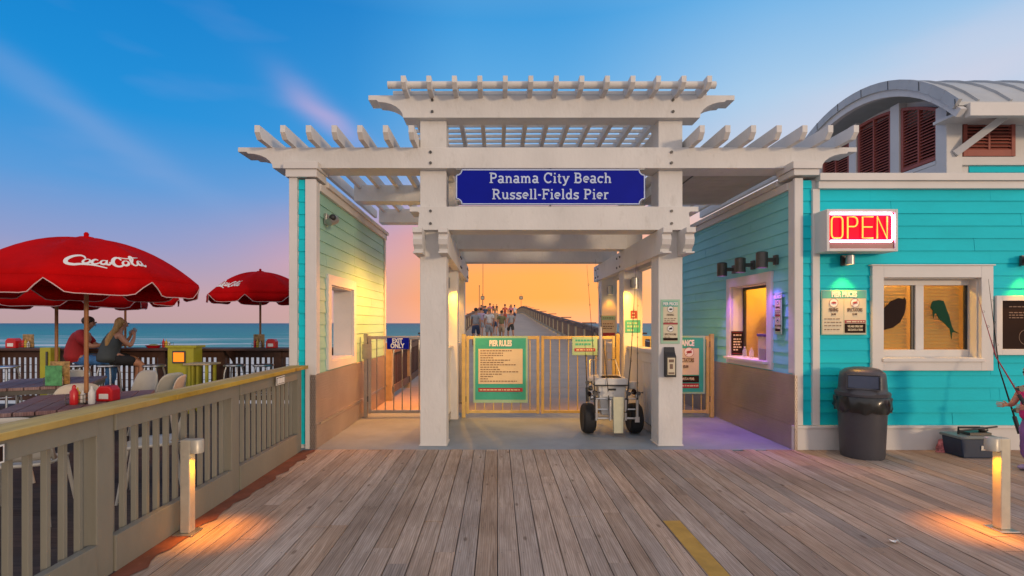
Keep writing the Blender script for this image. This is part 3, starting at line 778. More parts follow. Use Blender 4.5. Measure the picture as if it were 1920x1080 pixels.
# wall behind the frame, curved top
m = MB(); n = 24
vs = []
for i in range(n + 1):
    y = CY0 + .1 + (CY1 - CY0 - .1) * i / n
    vs += [(CX + .08, y, 3.2), (CX + .08, y, zr(y))]
m.add(vs, [(2 * i, 2 * i + 2, 2 * i + 3, 2 * i + 1) for i in range(n)]); m.build('gable_wall', whitetrim, bld)
def gable_louvre(y0, y1, split):
    f = MB(); s_ = MB(); zb = 3.82
    zt0, zt1 = zr(y0) - .10, zr(y1) - .10
    f.box(CX - .03, CX + .04, y0, y0 + .045, zb, zt0); f.box(CX - .03, CX + .04, y1 - .045, y1, zb, zt1); f.box(CX - .03, CX + .04, y0 + .045, y1 - .045, zb, zb + .05)
    k = 8
    for i in range(k):
        a, b_ = y0 + (y1 - y0) * i / k, y0 + (y1 - y0) * (i + 1) / k
        f.bar((CX + .005, a, zr(a) - .10), (CX + .005, b_, zr(b_) - .10), .07, .045)
    ym = (y0 + y1) / 2; f.box(CX - .032, CX + .03, ym - .014, ym + .014, zb, zr(ym) - .1)
    z = zb + .07
    while z < max(zt0, zt1, zr(ym) - .1) - .03:
        for a, b_ in ((y0 + .045, ym - .014), (ym + .014, y1 - .045)):
            # clip the slat where it would rise above the curved head
            aa, bb = a, b_
            while zr(aa) - .12 < z + .02 and aa < bb: aa += .02
            while zr(bb) - .12 < z + .02 and bb > aa: bb -= .02
            if bb - aa > .04:
                s_.add([(CX - .025, aa, z - .014), (CX - .025, bb, z - .014), (CX + .03, bb, z + .028), (CX + .03, aa, z + .028),
                        (CX - .025, aa, z - .005), (CX - .025, bb, z - .005), (CX + .03, bb, z + .037), (CX + .03, aa, z + .037)],
                       [(0, 1, 2, 3), (7, 6, 5, 4), (0, 4, 5, 1), (3, 2, 6, 7), (0, 3, 7, 4), (1, 5, 6, 2)])
        z += .046
    o = f.build('louvre', louvre, bld, bevel=.003); s_.build('slats', louvre, o)
    MB().box(CX + .05, CX + .06, y0 + .02, y1 - .02, zb, min(zt0, zt1) - .02).build('louvre_backing', signdark, o)
gable_louvre(CY0 + .12, 7.90, 1); gable_louvre(8.10, 8.85, 1); gable_louvre(9.06, 9.8, 1)
# front face of the clerestory
m = MB().box(CX + .165, 12, CY0, CY0 + .1, 3.2, 4.62); m.build('clerestory_wall', whitetrim, bld)
siding(MB(), 'y', CY0, -1, CX + .3, 12, 3.3, 3.68).build('clerestory_siding', teal, bld)
MB().box(CX + .1, 12, CY0 - .05, CY0, 3.685, 3.80).build('clerestory_sill', whitetrim, bld, bevel=.004)
def front_louvre(x0, x1):
    f = MB(); s_ = MB(); z0, z1 = 3.81, 4.55
    f.box(x0, x0 + .055, CY0 - .045, CY0, z0, z1); f.box(x1 - .055, x1, CY0 - .045, CY0, z0, z1)
    f.box(x0 + .055, x1 - .055, CY0 - .044, CY0, z1 - .055, z1); f.box(x0 + .055, x1 - .055, CY0 - .044, CY0, z0, z0 + .09)
    xm = (x0 + x1) / 2; f.box(xm - .015, xm + .015, CY0 - .043, CY0, z0 + .09, z1 - .055)
    z = z0 + .1
    while z < z1 - .08:
        s_.add([(x0 + .055, CY0 - .04, z - .014), (x1 - .055, CY0 - .04, z - .014), (x1 - .055, CY0 - .003, z + .024), (x0 + .055, CY0 - .003, z + .024),
                (x0 + .055, CY0 - .04, z - .006), (x1 - .055, CY0 - .04, z - .006), (x1 - .055, CY0 - .003, z + .032), (x0 + .055, CY0 - .003, z + .032)],
               [(0, 1, 2, 3), (7, 6, 5, 4), (0, 4, 5, 1), (3, 2, 6, 7), (0, 3, 7, 4), (1, 5, 6, 2)])
        z += .046
    o = f.build('louvre', louvre, bld, bevel=.003); s_.build('slats', louvre, o)
    MB().box(x0 + .05, x1 - .05, CY0 - .002, CY0 + .0, z0 + .05, z1 - .05).build('louvre_backing', signdark, o)
front_louvre(6.44, 7.16); front_louvre(7.75, 8.47)
MB().bar((6.30, CY0 - .06, 3.83), (6.92, CY0 - .38, 4.40), .09, .09).build('roof_brace', whitetrim, bld, bevel=.004)
MB().bar((8.9, CY0 - .06, 3.83), (9.2, CY0 - .38, 4.40), .09, .09).build('roof_brace', whitetrim, bld, bevel=.004)
# barrel roof along x
RYA, RYB = 6.58, 10.75
def zo(y): return 5.27 - rb + math.sqrt(max(0.0, rb * rb - (y - yc) ** 2))
nseg = 22; X0, X1 = 5.93, 13.0
m = MB(); vs = []
for i in range(nseg + 1):
    y = RYA + (RYB - RYA) * i / nseg
    vs += [(X0, y, zo(y)), (X1, y, zo(y)), (X0, y, zo(y) - .05), (X1, y, zo(y) - .05)]
fs = []
for i in range(nseg):
    a, b_ = 4 * i, 4 * i + 4
    fs += [(a, b_, b_ + 1, a + 1), (a + 2, a + 3, b_ + 3, b_ + 2), (a, a + 2, b_ + 2, b_), (a + 1, b_ + 1, b_ + 3, a + 3)]
fs += [(0, 1, 3, 2), (4 * nseg, 4 * nseg + 2, 4 * nseg + 3, 4 * nseg + 1)]
rf = m.add(vs, fs).build('roof', seam, bld)
m = MB(); x = X0 + .25
while x < X1:
    for i in range(nseg):
        a, b_ = RYA + (RYB - RYA) * i / nseg, RYA + (RYB - RYA) * (i + 1) / nseg
        m.bar((x, a, zo(a) + .012), (x, b_, zo(b_) + .012), .025, .035)
    x += .42
m.build('standing_seam', seam, rf)
m = MB(); m2 = MB(); m3 = MB()
for i in range(nseg):
    a, b_ = RYA + (RYB - RYA) * i / nseg, RYA + (RYB - RYA) * (i + 1) / nseg
    m.bar((X0 - .02, a, zo(a) - .03), (X0 - .02, b_, zo(b_) - .03), .05, .13)
    m2.bar((X0 + .03, a, zo(a) - .145), (X0 + .03, b_, zo(b_) - .145), .08, .11)
    if i % 3 == 0: m3.bar((X0 - .047, a, zo(a) - .095), (X0 - .047, a + .008, zo(a) + .035), .008, .008)
m.build('verge_flashing', seam, rf); m2.build('barge_board', whitetrim, rf); m3.build('flashing_joints', darkmetal, rf)
m = MB().box(X0 + .1, X1, RYA - .05, RYA + .03, zo(RYA) - .20, zo(RYA) - .03); m.box(X0 + .12, X1, RYA + .03, CY0, zo(RYA) - .1, zo(RYA) - .06)
m.build('eave_board', whitetrim, rf, bevel=.005)

# ------------------------------------------------------------------ pergola gateway
per = thing('gateway_pergola', 'white timber pergola gateway with open rafters framing the pier entrance', 'pergola', (.66, 7.9, 0))
LC = (-.948, -.627); RC = (1.967, 2.261)
rows = (6.26, 7.99, 9.69)
CW = .30
for xa, xb in (LC, RC):
    for i, y in enumerate(rows):
        top = (4.0, 4.0, 3.6)[i]
        c_ = MB().box(xa, xb, y, y + CW, 0, top).build('column', white, per, bevel=.006)
        MB().box(xa - .012, xb + .012, y - .012, y + CW + .012, 0, .012).build('base_plate', whitetrim, c_)
def scroll(x0, x1, zb, zt, step=.05, ln=.34):
    """beam outline in xz with stepped ogee ends"""
    h = zt - zb; L = []
    for t in range(7):
        a = math.pi / 2 * t / 6
        L.append((x0 + .12 + (ln - .12) * math.sin(a), zt - .3 * h - (.7 * h) * (1 - math.cos(a)) ** 1.0))
    left = [(x0, zt), (x0, zt - .22 * h), (x0 + .1, zt - .22 * h)] + [(p[0], min(p[1], zt - .3 * h)) for p in L] + [(x0 + ln, zb)]
    right = [(x0 + x1 - p[0], p[1]) for p in reversed(left)]
    return left + right
def xbeam(name, x0, x1, y0, y1, zb, zt, ln=.34):
    return MB().prism(scroll(x0, x1, zb, zt, ln=ln), y0, y1, 'xz').build(name, white, per, bevel=.004)
xbeam('main_beam', -3.13, 4.33, 6.17, 6.50, 3.37, 3.62, .42)
xbeam('lower_beam', -1.06, 2.42, 6.165, 6.495, 2.625, 2.905, .1)
xbeam('tower_beam', -1.56, 2.86, 6.175, 6.42, 3.98, 4.25, .42)
xbeam('tower_beam', -1.56, 2.86, 8.03, 8.27, 3.98, 4.25, .42)
m = MB().box(-1.52, 2.82, 6.13, 6.172, 3.98, 3.985)
for y in (8.02, 9.7):
    MB().box(-2.25, 3.6, y, y + .27, 3.41, 3.665).build('cross_beam', white, per, bevel=.004)
    MB().box(-.62, 1.96, y - .25, y + .02, 2.625, 2.90).build('cross_beam', white, per, bevel=.004)
# flanking side beams with scrolled noses
def yprof(y0, y1, zb, zt):
    h = zt - zb
    nose = [(y0, zt), (y0, zt - .2 * h), (y0 + .05, zt - .25 * h), (y0 + .03, zt - .45 * h), (y0 + .05, zt - .65 * h), (y0 + .11, zt - .8 * h), (y0 + .12, zt - .92 * h), (y0 + .03, zt - .93 * h), (y0 + .03, zb)]
    return nose + [(y1, zb), (y1, zt)]
for xa, xb in (LC, RC):
    for a, b_ in ((xa - .042, xa + .066), (xb - .066, xb + .042)):
        MB().prism([(p[0], p[1]) for p in yprof(5.95, 10.25, 2.32, 2.618)], a, b_, 'yz').build('side_beam', white, per, bevel=.003)
    MB().box(xa + .04, xb - .04, 6.5, 8.0, 3.7, 3.95).build('tower_side_beam', white, per, bevel=.003)
# bolts
m = MB()
def bolt(x, y, z):
    m.tube([(x, y, z), (x, y - .016, z)], .017, 10)
for xa, xb in (LC, RC):
    xm = (xa + xb) / 2
    for z in (3.43, 3.56, 2.70, 2.85): bolt(xm - .02, 6.17, z)
    for z in (4.05, 4.19): bolt(xm, 6.176, z)
for xx, s_ in ((LC[1] + .042, 1), (RC[0] - .042, -1)):
    for y in (8.05, 8.25, 9.8, 10.05):
        for z in (2.39, 2.54):
            m.tube([(xx, y, z), (xx + s_ * .014, y, z)], .017, 8)
m.build('bolt_heads', darkmetal, per, smooth=True)
# rafters
for k in range(7):
    x = -2.745 + .293 * k
    for xx in (x, 2.335 + .293 * k):
        MB().prism([(5.84, 3.76), (5.84, 3.68), (5.90, 3.615), (10.3, 3.615), (10.3, 3.76)], xx - .03, xx + .03, 'yz').build('rafter', white, per, bevel=.003)
for k in range(13):
    xx = -1.085 + .2935 * k
    MB().prism([(5.88, 4.345), (5.88, 4.27), (5.95, 4.215), (8.5, 4.215), (8.56, 4.27), (8.56, 4.345)], xx - .028, xx + .028, 'yz').build('tower_rafter', white, per, bevel=.003)
for k in range(12):
    y = 6.02 + .205 * k
    if k < 1: MB().tube([(-1.29, y, 4.30), (2.56, y, 4.30)], .042, 12).build('roof_slat', white, per, smooth=True)
    else: MB().box(-1.27, 2.54, y - .012, y + .012, 4.275, 4.318).build('roof_slat', white, per)
# boarded ceiling over the ticket side of the passage
m = MB()
y = 6.52
while y < 8.0:
    m.box(2.28, 3.55, y, y + .142, 3.395, 3.41); y += .146
m.build('ceiling_panel', ceilp, per)
MB().box(2.5, 2.515, 6.52, 8.0, 3.385, 3.394).build('ceiling_batten', darkmetal, per)
# half walls between the columns, beadboard under a ledge
for cx, face in (((LC[0] + LC[1]) / 2, 1), ((RC[0] + RC[1]) / 2, -1)):
    for a, b_ in ((rows[0] + CW, rows[1]), (rows[1] + CW, rows[2])):
        m = MB().box(cx - .04, cx + .04, a, b_, .12, .96); m.box(cx - .06, cx + .06, a + .002, b_ - .002, .96, 1.10)
        y = a + .03
        while y < b_ - .03:
            m.box(cx - .052, cx + .052, y, y + .062, .13, .955); y += .075
        hw = m.build('half_wall', white, per)
        MB().box(cx - .10, cx + .10, a + .003, b_ - .003, 1.102, 1.15).build('ledge', white, hw, bevel=.004)
        MB().box(cx - .06, cx + .06, a + .002, b_ - .002, .03, .12).build('plinth', metal, hw)

# ------------------------------------------------------------------ gates
GY = 8.16
def gate(name, label, x0, x1, post_side, sp=.145, group='metal gates across the pier entrance', mat=None, brackets=False):
    mat = mat or gatelit
    t = thing(name, label, 'gate', ((x0 + x1) / 2, GY, 0), group)
    f = MB(); w = .045
    f.box(x0, x0 + w, GY - .022, GY + .022, .06, 1.30); f.box(x1 - w, x1, GY - .022, GY + .022, .06, 1.30)
    f.box(x0 + w, x1 - w, GY - .0215, GY + .0215, 1.245, 1.295); f.box(x0 + w, x1 - w, GY - .0215, GY + .0215, .07, .115)
    f.build('frame', mat, t, bevel=.004)
    x = x0 + sp
    while x < x1 - .07:
        MB().tube([(x, GY, .115), (x, GY, 1.245)], .009, 8).build('picket', mat, t, smooth=True); x += sp
    for s_ in post_side:
        xx = x0 - .07 if s_ < 0 else x1 + .01
        MB().box(xx, xx + .06, GY - .03, GY + .03, 0, 1.33).build('gate_post', mat, t, bevel=.004)
        for z in (.25, 1.12): h = MB().box(min(xx + .06, x0) - .004 if s_ < 0 else x1 - .004, x0 + .004 if s_ < 0 else xx + .004, GY - .028, GY - .005, z, z + .09); h.build('hinge', darkmetal, t)
    return t
g1 = gate('metal_gate', 'narrow metal exit gate between the teal wing wall and the left column', -2.06, -.975, (-1,), .135, mat=metal)
m = MB().box(-2.15, -2.0, GY - .05, GY - .023, .93, 1.17); m.build('lock_box', metal, g1, bevel=.006)
gate('metal_gate', 'left leaf of the central gate, mostly behind the tall rules board', -.50, .665, (-1,))
gate('metal_gate', 'right leaf of the central gate, directly behind the fishing cart', .695, 1.87, (1,))
gate('metal_gate', 'metal entrance gate beside the ticket building, right of the front column', 2.30, 3.37, (1,), .135)
# ------------------------------------------------------------------ signs
def sign(name, label, cx, cz, y, w, h, parts, M=None, cat='sign', group=None, base=None, th=.012):
    """local frame: x right, z up, facing -y, origin at the board centre; parts = list of (partname, material, MB-filling function)"""
    M = M or Matrix.Translation((cx, y, cz))
    o = M.to_translation()
    t = thing(name, label, cat, tuple(o), group)
    for nm, mat, fn, kw in parts:
        mb = MB(M); fn(mb); mb.build(nm, mat, t, **kw)
    return t
def B(x0, x1, z0, z1, d, dd=.003):
    return lambda m: m.box(x0, x1, -d - dd, -d, z0, z1)
def wordrows(rows, x0, hgt, d=.008, gapw=.018, seed=1):
    """rows of small word-like dashes for print too fine to read: (z, length)"""
    rr = random.Random(seed)
    def f(m):
        for z, L in rows:
            x = x0
            while x < x0 + L - .01:
                w = rr.uniform(.02, .055); w = min(w, x0 + L - x)
                m.box(x, x + w, -d - .002, -d, z - hgt / 2, z + hgt / 2); x += w + gapw * .6
    return f
def fishicon(cx, cz, r, strike, d=.008):
    def disc(m): m.prism([(cx + r * math.cos(a * math.pi / 12), cz + r * math.sin(a * math.pi / 12)) for a in range(24)], -d - .002, -d, 'xz')
    def fish(m):
        pts = [(-.62, .0), (-.35, .2), (.05, .3), (.4, .18), (.58, .28), (.56, 0), (.58, -.26), (.4, -.16), (.05, -.26), (-.35, -.18)]
        m.prism([(cx + p[0] * r, cz + p[1] * r) for p in pts], -d - .0045, -d - .0025, 'xz')
        if strike: m.ribbon([(cx - .62 * r, cz - .62 * r), (cx + .62 * r, cz + .62 * r)], r * .09, -d - .0046, .002)
        for a in range(24):
            q0, q1 = a * math.pi / 12, (a + 1) * math.pi / 12
            m.ribbon([(cx + r * math.cos(q0), cz + r * math.sin(q0)), (cx + r * math.cos(q1), cz + r * math.sin(q1))], r * .07, -d - .0025, .001)
    return disc, fish
K = {}
# big blue name board
def octo(hw, hh, c):
    pts = []
    for sx_, sz_ in ((1, 1), (-1, 1), (-1, -1), (1, -1)):
        arc = [(sx_ * hw - sx_ * c * math.cos(a), sz_ * hh - sz_ * c * math.sin(a)) for a in (0, .4, .8, 1.2, math.pi / 2)]
        if (sx_ * sz_) < 0: arc = list(arc)
        # concave notch curve from the side to the top edge
        arc = [(sx_ * (hw - c * math.sin(a)), sz_ * (hh - c * math.cos(a))) for a in (0, .4, .8, 1.2, math.pi / 2)]
        if sx_ * sz_ < 0: arc.reverse()
        pts += arc
    return pts
slab = {}  # stroke glyphs: (advance, [polylines], [serifs (x0,x1,y)])
def arc(cx, cy, rx, ry, a0, a1, n=10):
    return [(cx + rx * math.cos(R(a0 + (a1 - a0) * i / n)), cy + ry * math.sin(R(a0 + (a1 - a0) * i / n))) for i in range(n + 1)]
T = .08
slab['P'] = (.82, [[(.2, .03), (.2, .97)], [(.2, .92), (.45, .92)] + arc(.45, .70, .22, .22, 90, -90) + [(.2, .48)]], [(.04, .38, .045), (.04, .3, .955)])
slab['R'] = (.92, [[(.2, .03), (.2, .97)], [(.2, .92), (.45, .92)] + arc(.45, .71, .21, .21, 90, -90) + [(.2, .50)], [(.45, .5), (.72, .06)]], [(.04, .38, .045), (.04, .3, .955), (.64, .9, .045)])
slab['B'] = (.86, [[(.2, .03), (.2, .97)], [(.2, .92), (.45, .92)] + arc(.45, .72, .19, .20, 90, -90) + [(.2, .52)], [(.45, .52)] + arc(.48, .29, .22, .235, 90, -90) + [(.2, .055)]], [(.04, .25, .045), (.04, .25, .955)])
slab['F'] = (.78, [[(.2, .03), (.2, .97)], [(.2, .92), (.68, .92), (.68, .76)], [(.2, .52), (.5, .52)], [(.5, .42), (.5, .62)]], [(.04, .38, .045), (.04, .25, .955)])
slab['C'] = (.9, [arc(.48, .5, .36, .45, 48, 318, 18), [(.76, .98), (.76, .70)]], [])
slab['a'] = (.70, [arc(.3, .52, .2, .14, 150, 0, 8) + [(.5, .1)], arc(.29, .2, .2, .15, 0, 360, 14)], [(.46, .66, .045)])
slab['n'] = (.78, [[(.18, .03), (.18, .64)], [(.18, .42)] + arc(.38, .42, .19, .19, 170, 0, 8) + [(.57, .03)]], [(.05, .3, .045), (.45, .7, .045), (.05, .2, .625)])
slab['m'] = (1.12, [[(.18, .03), (.18, .64)], [(.18, .42)] + arc(.36, .44, .17, .18, 170, 0, 8) + [(.53, .03)], [(.53, .42)] + arc(.71, .44, .17, .18, 170, 0, 8) + [(.88, .03)]], [(.05, .3, .045), (.42, .64, .045), (.77, 1.0, .045), (.05, .2, .625)])
slab['i'] = (.40, [[(.2, .03), (.2, .64)], [(.2, .84), (.2, .98)]], [(.05, .36, .045), (.06, .22, .625)])
slab['t'] = (.50, [[(.22, .86), (.22, .18)] + arc(.36, .18, .14, .14, 180, 300, 6)], [(.06, .42, .625)])
slab['y'] = (.72, [[(.14, .62), (.36, .08)], [(.6, .62), (.36, .06), (.28, -.14), (.18, -.2), (.08, -.16)]], [(.02, .26, .625), (.48, .72, .625)])
slab['e'] = (.68, [[(.12, .36), (.56, .36)] + arc(.34, .36, .23, .26, 0, 300, 16)], [])
slab['c'] = (.66, [arc(.34, .34, .23, .27, 50, 315, 14), [(.54, .66), (.54, .48)]], [])
slab['h'] = (.78, [[(.18, .03), (.18, .98)], [(.18, .42)] + arc(.38, .42, .19, .19, 170, 0, 8) + [(.57, .03)]], [(.05, .3, .045), (.45, .7, .045), (.05, .2, .955)])
slab['u'] = (.78, [[(.18, .64), (.18, .26)] + arc(.37, .26, .19, .19, 180, 350, 8), [(.57, .64), (.57, .03)]], [(.05, .2, .625), (.45, .6, .625), (.56, .72, .045)])
slab['s'] = (.60, [arc(.29, .48, .17, .13, 30, 260, 9) + arc(.29, .19, .19, .14, 80, -150, 9), [(.48, .66), (.48, .52)], [(.1, .02), (.1, .18)]], [])
slab['l'] = (.40, [[(.2, .03), (.2, .98)]], [(.05, .36, .045), (.06, .22, .955)])
slab['d'] = (.76, [[(.56, .03), (.56, .98)], arc(.34, .32, .21, .27, 20, 380, 16)], [(.55, .7, .045), (.43, .58, .955)])
slab['r'] = (.58, [[(.18, .03), (.18, .64)], [(.18, .40)] + arc(.38, .42, .18, .19, 165, 50, 6)], [(.05, .34, .045), (.05, .2, .625)])
slab['-'] = (.42, [[(.07, .42), (.35, .42)]], [])
slab[' '] = (.40, [], [])
def slabtext(m, s, x, z, h, sxx=1.0, y=0.0):
    w = sum(slab[c][0] for c in s) * h * sxx
    cx = x - w / 2; lay = 0
    for c in s:
        adv, st, sf = slab[c]
        for pl in st:
            lay = (lay + 1) % 5
            m.ribbon([(cx + p[0] * h * sxx, z + p[1] * h) for p in pl], .145 * h, y, .003 + lay * .0006)
        for a, b_, yy in sf:
            lay = (lay + 1) % 5
            m.ribbon([(cx + a * h * sxx, z + yy * h), (cx + b_ * h * sxx, z + yy * h)], .09 * h, y, .006 + lay * .0006)
        cx += adv * h * sxx
    return m
bx = (-.504 + 1.777) / 2
def f_board(m): m.prism(octo(1.14, .215, .07), 0, .02, 'xz')
def f_border(m):
    p = octo(1.13, .205, .065); p.append(p[0])
    for q0, q1 in zip(p, p[1:]): m.ribbon([q0, q1], .012, 0, .003)
def f_name(m):
    slabtext(m, 'Panama City Beach', 0, .045, .125, 1.0, 0)
    slabtext(m, 'Russell-Fields Pier', 0, -.150, .125, 1.0, 0)
sign('name_sign', 'long blue enamel sign with pale slab lettering naming the pier above the gateway', bx, 3.14, 6.16, 2.28, .43,
     [('board', blueenamel, f_board, {}), ('border', letterblue, f_border, {}), ('lettering', letterblue, f_name, {}),
      ('hanger_bar', metal, lambda m: (m.box(-1.14, 1.14, .022, .04, .216, .228), m.box(-1.14, 1.14, .022, .04, -.232, -.222), m.box(-.01, .01, .022, .04, -.24, .24)), {})])
# rules board on the left gate leaf
cx, cz = (((888 + 989) / 2 - 933) / 960 * 8.1), 1.5 + (606 - 693) / 960 * 8.1
w_, h_ = 102 / 960 * 8.1, 125 / 960 * 8.1
hw, hh = w_ / 2, h_ / 2
lens = [.5, .36, .36, .22, .48, .37, .56, .28, .31, .60, .34, .2, .13, .58]
def f_rules(m): m.text('PIER RULES', .125, 0, hh - .115, -.012, .58, .006)
def f_strip(m): m.text('PLEASE DO NOT FEED THE PELICANS OR FISHING SEA BIRDS'[:0] or '', .03, 0, 0, 0)
sign('rules_board', 'tall green board headed PIER RULES on the left leaf of the central gate', cx, cz, 8.125, w_, h_,
     [('board', signgreenpale, lambda m: m.box(-hw, hw, -.006, 0, -hh, hh), dict(bevel=.002)),
      ('panel', signgreen, B(-hw + .03, hw - .03, -hh + .05, hh - .03, .0065), {}),
      ('text_field', signcream, B(-hw + .08, hw - .08, -hh + .30, hh - .20, .011), {}),
      ('heading', signwhite, f_rules, {}),
      ('small_print', signink, wordrows([(hh - .23 - .037 * i, L) for i, L in enumerate(lens)], -hw + .11, .014, .0145), {}),
      ('red_band', signred, B(-hw + .08, hw - .08, -hh + .175, -hh + .235, .011), {}),
      ('band_print', signcream, wordrows([(-hh + .205, w_ - .22)], -hw + .1, .018, .0145, seed=5), {})])
# small notice on the right leaf
cx, cz = ((1097 - 933) / 960 * 8.1), 1.5 + (606 - 649) / 960 * 8.1
sign('gate_notice', 'small pale green notice with a red band on the right leaf of the central gate', cx, cz, 8.125, .4, .3,
     [('board', signgreenpale, lambda m: m.box(-.20, .20, -.006, 0, -.145, .145), dict(bevel=.002)),
      ('print', signgreen, wordrows([(.09, .3), (.03, .26)], -.15, .03, .0065, seed=3), {}),
      ('red_band', signred, B(-.165, .165, -.085, -.035, .0065), {}), ('band_print', signcream, wordrows([(-.06, .28)], -.14, .018, .010, seed=6), {})])
# exit only
p = P(746, 644, 8.1)
sign('exit_sign', 'small blue EXIT ONLY sign hung on the narrow exit gate', p.x, p.z, 8.115, .35, .18,
     [('board', blueenamel, lambda m: m.box(-.175, .175, -.008, 0, -.09, .09), dict(bevel=.003)),
      ('lettering', signwhite, lambda m: (m.text('EXIT', .10, -.01, .04, -.010, .8, .004), m.text('ONLY', .10, -.01, -.04, -.010, .8, .004)), {})])
# entrance board on the entrance gate: only the right half shows past the column
ew, eh = .62, .92
e0 = ((1323 - 933) / 960 * 8.1) - ew / 2
ez = 1.5 + (606 - 684) / 960 * 8.1
d1, d2 = fishicon(.05, .20, .075, True, .0145)
sign('entrance_board', 'green and ochre ENTRANCE board with spectator price on the entrance gate', e0, ez, 8.125, ew, eh,
     [('board', signgreenpale, lambda m: m.box(-ew / 2, ew / 2, -.006, 0, -eh / 2, eh / 2), dict(bevel=.002)),
      ('panel', signgreen, B(-ew / 2 + .03, ew / 2 - .03, -eh / 2 + .03, eh / 2 - .03, .0065), {}),
      ('heading', signwhite, lambda m: m.text('ENTRANCE', .13, -.06, eh / 2 - .12, -.012, .58, .006), {}),
      ('text_field', signcream, B(-ew / 2 + .06, ew / 2 - .1, -.16, eh / 2 - .20, .0105), {}),
      ('icon_disc', signwhite, d1, {}), ('fish_icon', signred, d2, {}),
      ('lettering', signink, lambda m: (m.text('SPECTATORS', .085, -.0, .07, -.016, .52, .003), m.text('$3.00', .06, -.0, -.03, -.016, .6, .002)), {}),
      ('dark_band', signdark, B(-ew / 2 + .06, ew / 2 - .1, -.28, -.175, .0105), {}),
      ('red_band', signred, B(-ew / 2 + .06, ew / 2 - .1, -.37, -.295, .0105), {}),
      ('band_lettering', signcream, lambda m: (m.text('365 DAYS A YEAR', .055, 0, -.225, -.015, .62, .002), wordrows([(-.333, .40)], -.2, .02, .0145, seed=9)(m)), {})])
# price list on the right front column
def pricelist(name, label, M, w, h, hollow=0):
    hw, hh = w / 2, h / 2
    a1, a2 = fishicon(0, hh - .22 * h, .16 * w, False, .0105); b1, b2 = fishicon(0, -hh + .34 * h, .16 * w, True, .0105)
    return sign(name, label, 0, 0, 0, w, h,
        [('board', signgreenpale, lambda m: m.box(-hw, hw, -.006, 0, -hh, hh), dict(bevel=.002)),
         ('panel', signcream, B(-hw + .03, hw - .03, -hh + .03, hh - .09, .0065), {}),
         ('heading_band', signgreen, B(-hw + .025, hw - .025, hh - .085, hh - .025, .0065), {}),
         ('heading', signwhite, lambda m: m.text('PIER PRICES', .05, 0, hh - .055, -.0105, .7, .002), {}),
         ('icon_disc', signwhite, lambda m: (a1(m), b1(m)), {}), ('fish_icon', signdark, lambda m: (a2(m), b2(m)), {}),
         ('lettering', signink, lambda m: (m.text('FISHING', .034, 0, hh - .35 * h, -.0105, .7), m.text('SPECTATORS', .034, 0, -hh + .21 * h, -.0105, .7),
                                            wordrows([(hh - .43 * h, w * .62), (hh - .47 * h, w * .62), (hh - .51 * h, w * .5), (-hh + .15 * h, w * .3)], -w * .32, .008, .0105, seed=4)(m)), {}),
         ('red_band', signred, B(-hw + .03, hw - .03, -hh + .435 * h, -hh + .475 * h, .0105), {}),
         ('dark_band', signdark, B(-hw + .03, hw - .03, -hh + .04, -hh + .095 * h + .02, .0105), {})], M=M, group='pier price lists')
pm = P(1257, 603, 6.25)
pricelist('price_sign', 'narrow pale green price list on the front column, above the leaflet box', Matrix.Translation((pm.x, 6.258, pm.z)), .235, .54)
pricelist('price_sign', 'narrow grey price list on the teal passage wall, right of the service window', Matrix.Translation((RX - .018, 6.40, 1.62)) @ Matrix.Rotation(R(-90), 4, 'Z'), .17, .52)
# two-column price board on the front wall
pm = P(1583, 586, 6.05); w_, h_ = .535, .53; hw, hh = w_ / 2, h_ / 2
a1, a2 = fishicon(-.125, .115, .05, False, .0105); b1, b2 = fishicon(.125, .115, .05, True, .0105)
sign('price_board', 'two-column PIER PRICES board with fish symbols, under the wall lamp', pm.x, pm.z, 6.062, w_, h_,
     [('board', signgreenpale, lambda m: m.box(-hw, hw, -.006, 0, -hh, hh), dict(bevel=.002)),
      ('heading_band', signgreen, B(-hw + .01, hw - .01, hh - .095, hh - .01, .0065), {}),
      ('panel', signcream, lambda m: (B(-hw + .01, -.006, -hh + .012, hh - .10, .0065)(m), B(.0, hw - .01, -hh + .012, hh - .10, .0065)(m)), {}),
      ('heading', signwhite, lambda m: m.text('PIER PRICES', .088, 0, hh - .052, -.0105, .66, .004), {}),
      ('icon_disc', signwhite, lambda m: (a1(m), b1(m)), {}), ('fish_icon', signred, lambda m: (a2(m), b2(m)), {}),
      ('lettering', signink, lambda m: (m.text('FISHING', .058, -.125, .03, -.0105, .52, .001), m.text('SPECTATORS', .058, .125, .03, -.0105, .52, .001), m.text('$6.00', .035, -.125, -.02, -.0105, .7), m.text('$3.00', .035, .125, -.02, -.0105, .7),
                                         wordrows([(-.075, .20), (-.115, .20), (-.155, .2), (-.2, .19)], -.235, .010, .0105, seed=8)(m)), {}),
      ('red_band', signred, B(.006, hw - .016, -.125, -.09, .0105), {}),
      ('dark_band', signdark, B(.006, hw - .016, -.24, -.13, .0105), {}),
      ('band_lettering', signcream, lambda m: (m.text('WE ARE OPEN 24/7', .034, .128, -.165, -.0145, .62, .001), m.text('365 DAYS A YEAR', .034, .128, -.205, -.0145, .66, .001), wordrows([(-.108, .21)], .025, .014, .0145, seed=2)(m)), {})])
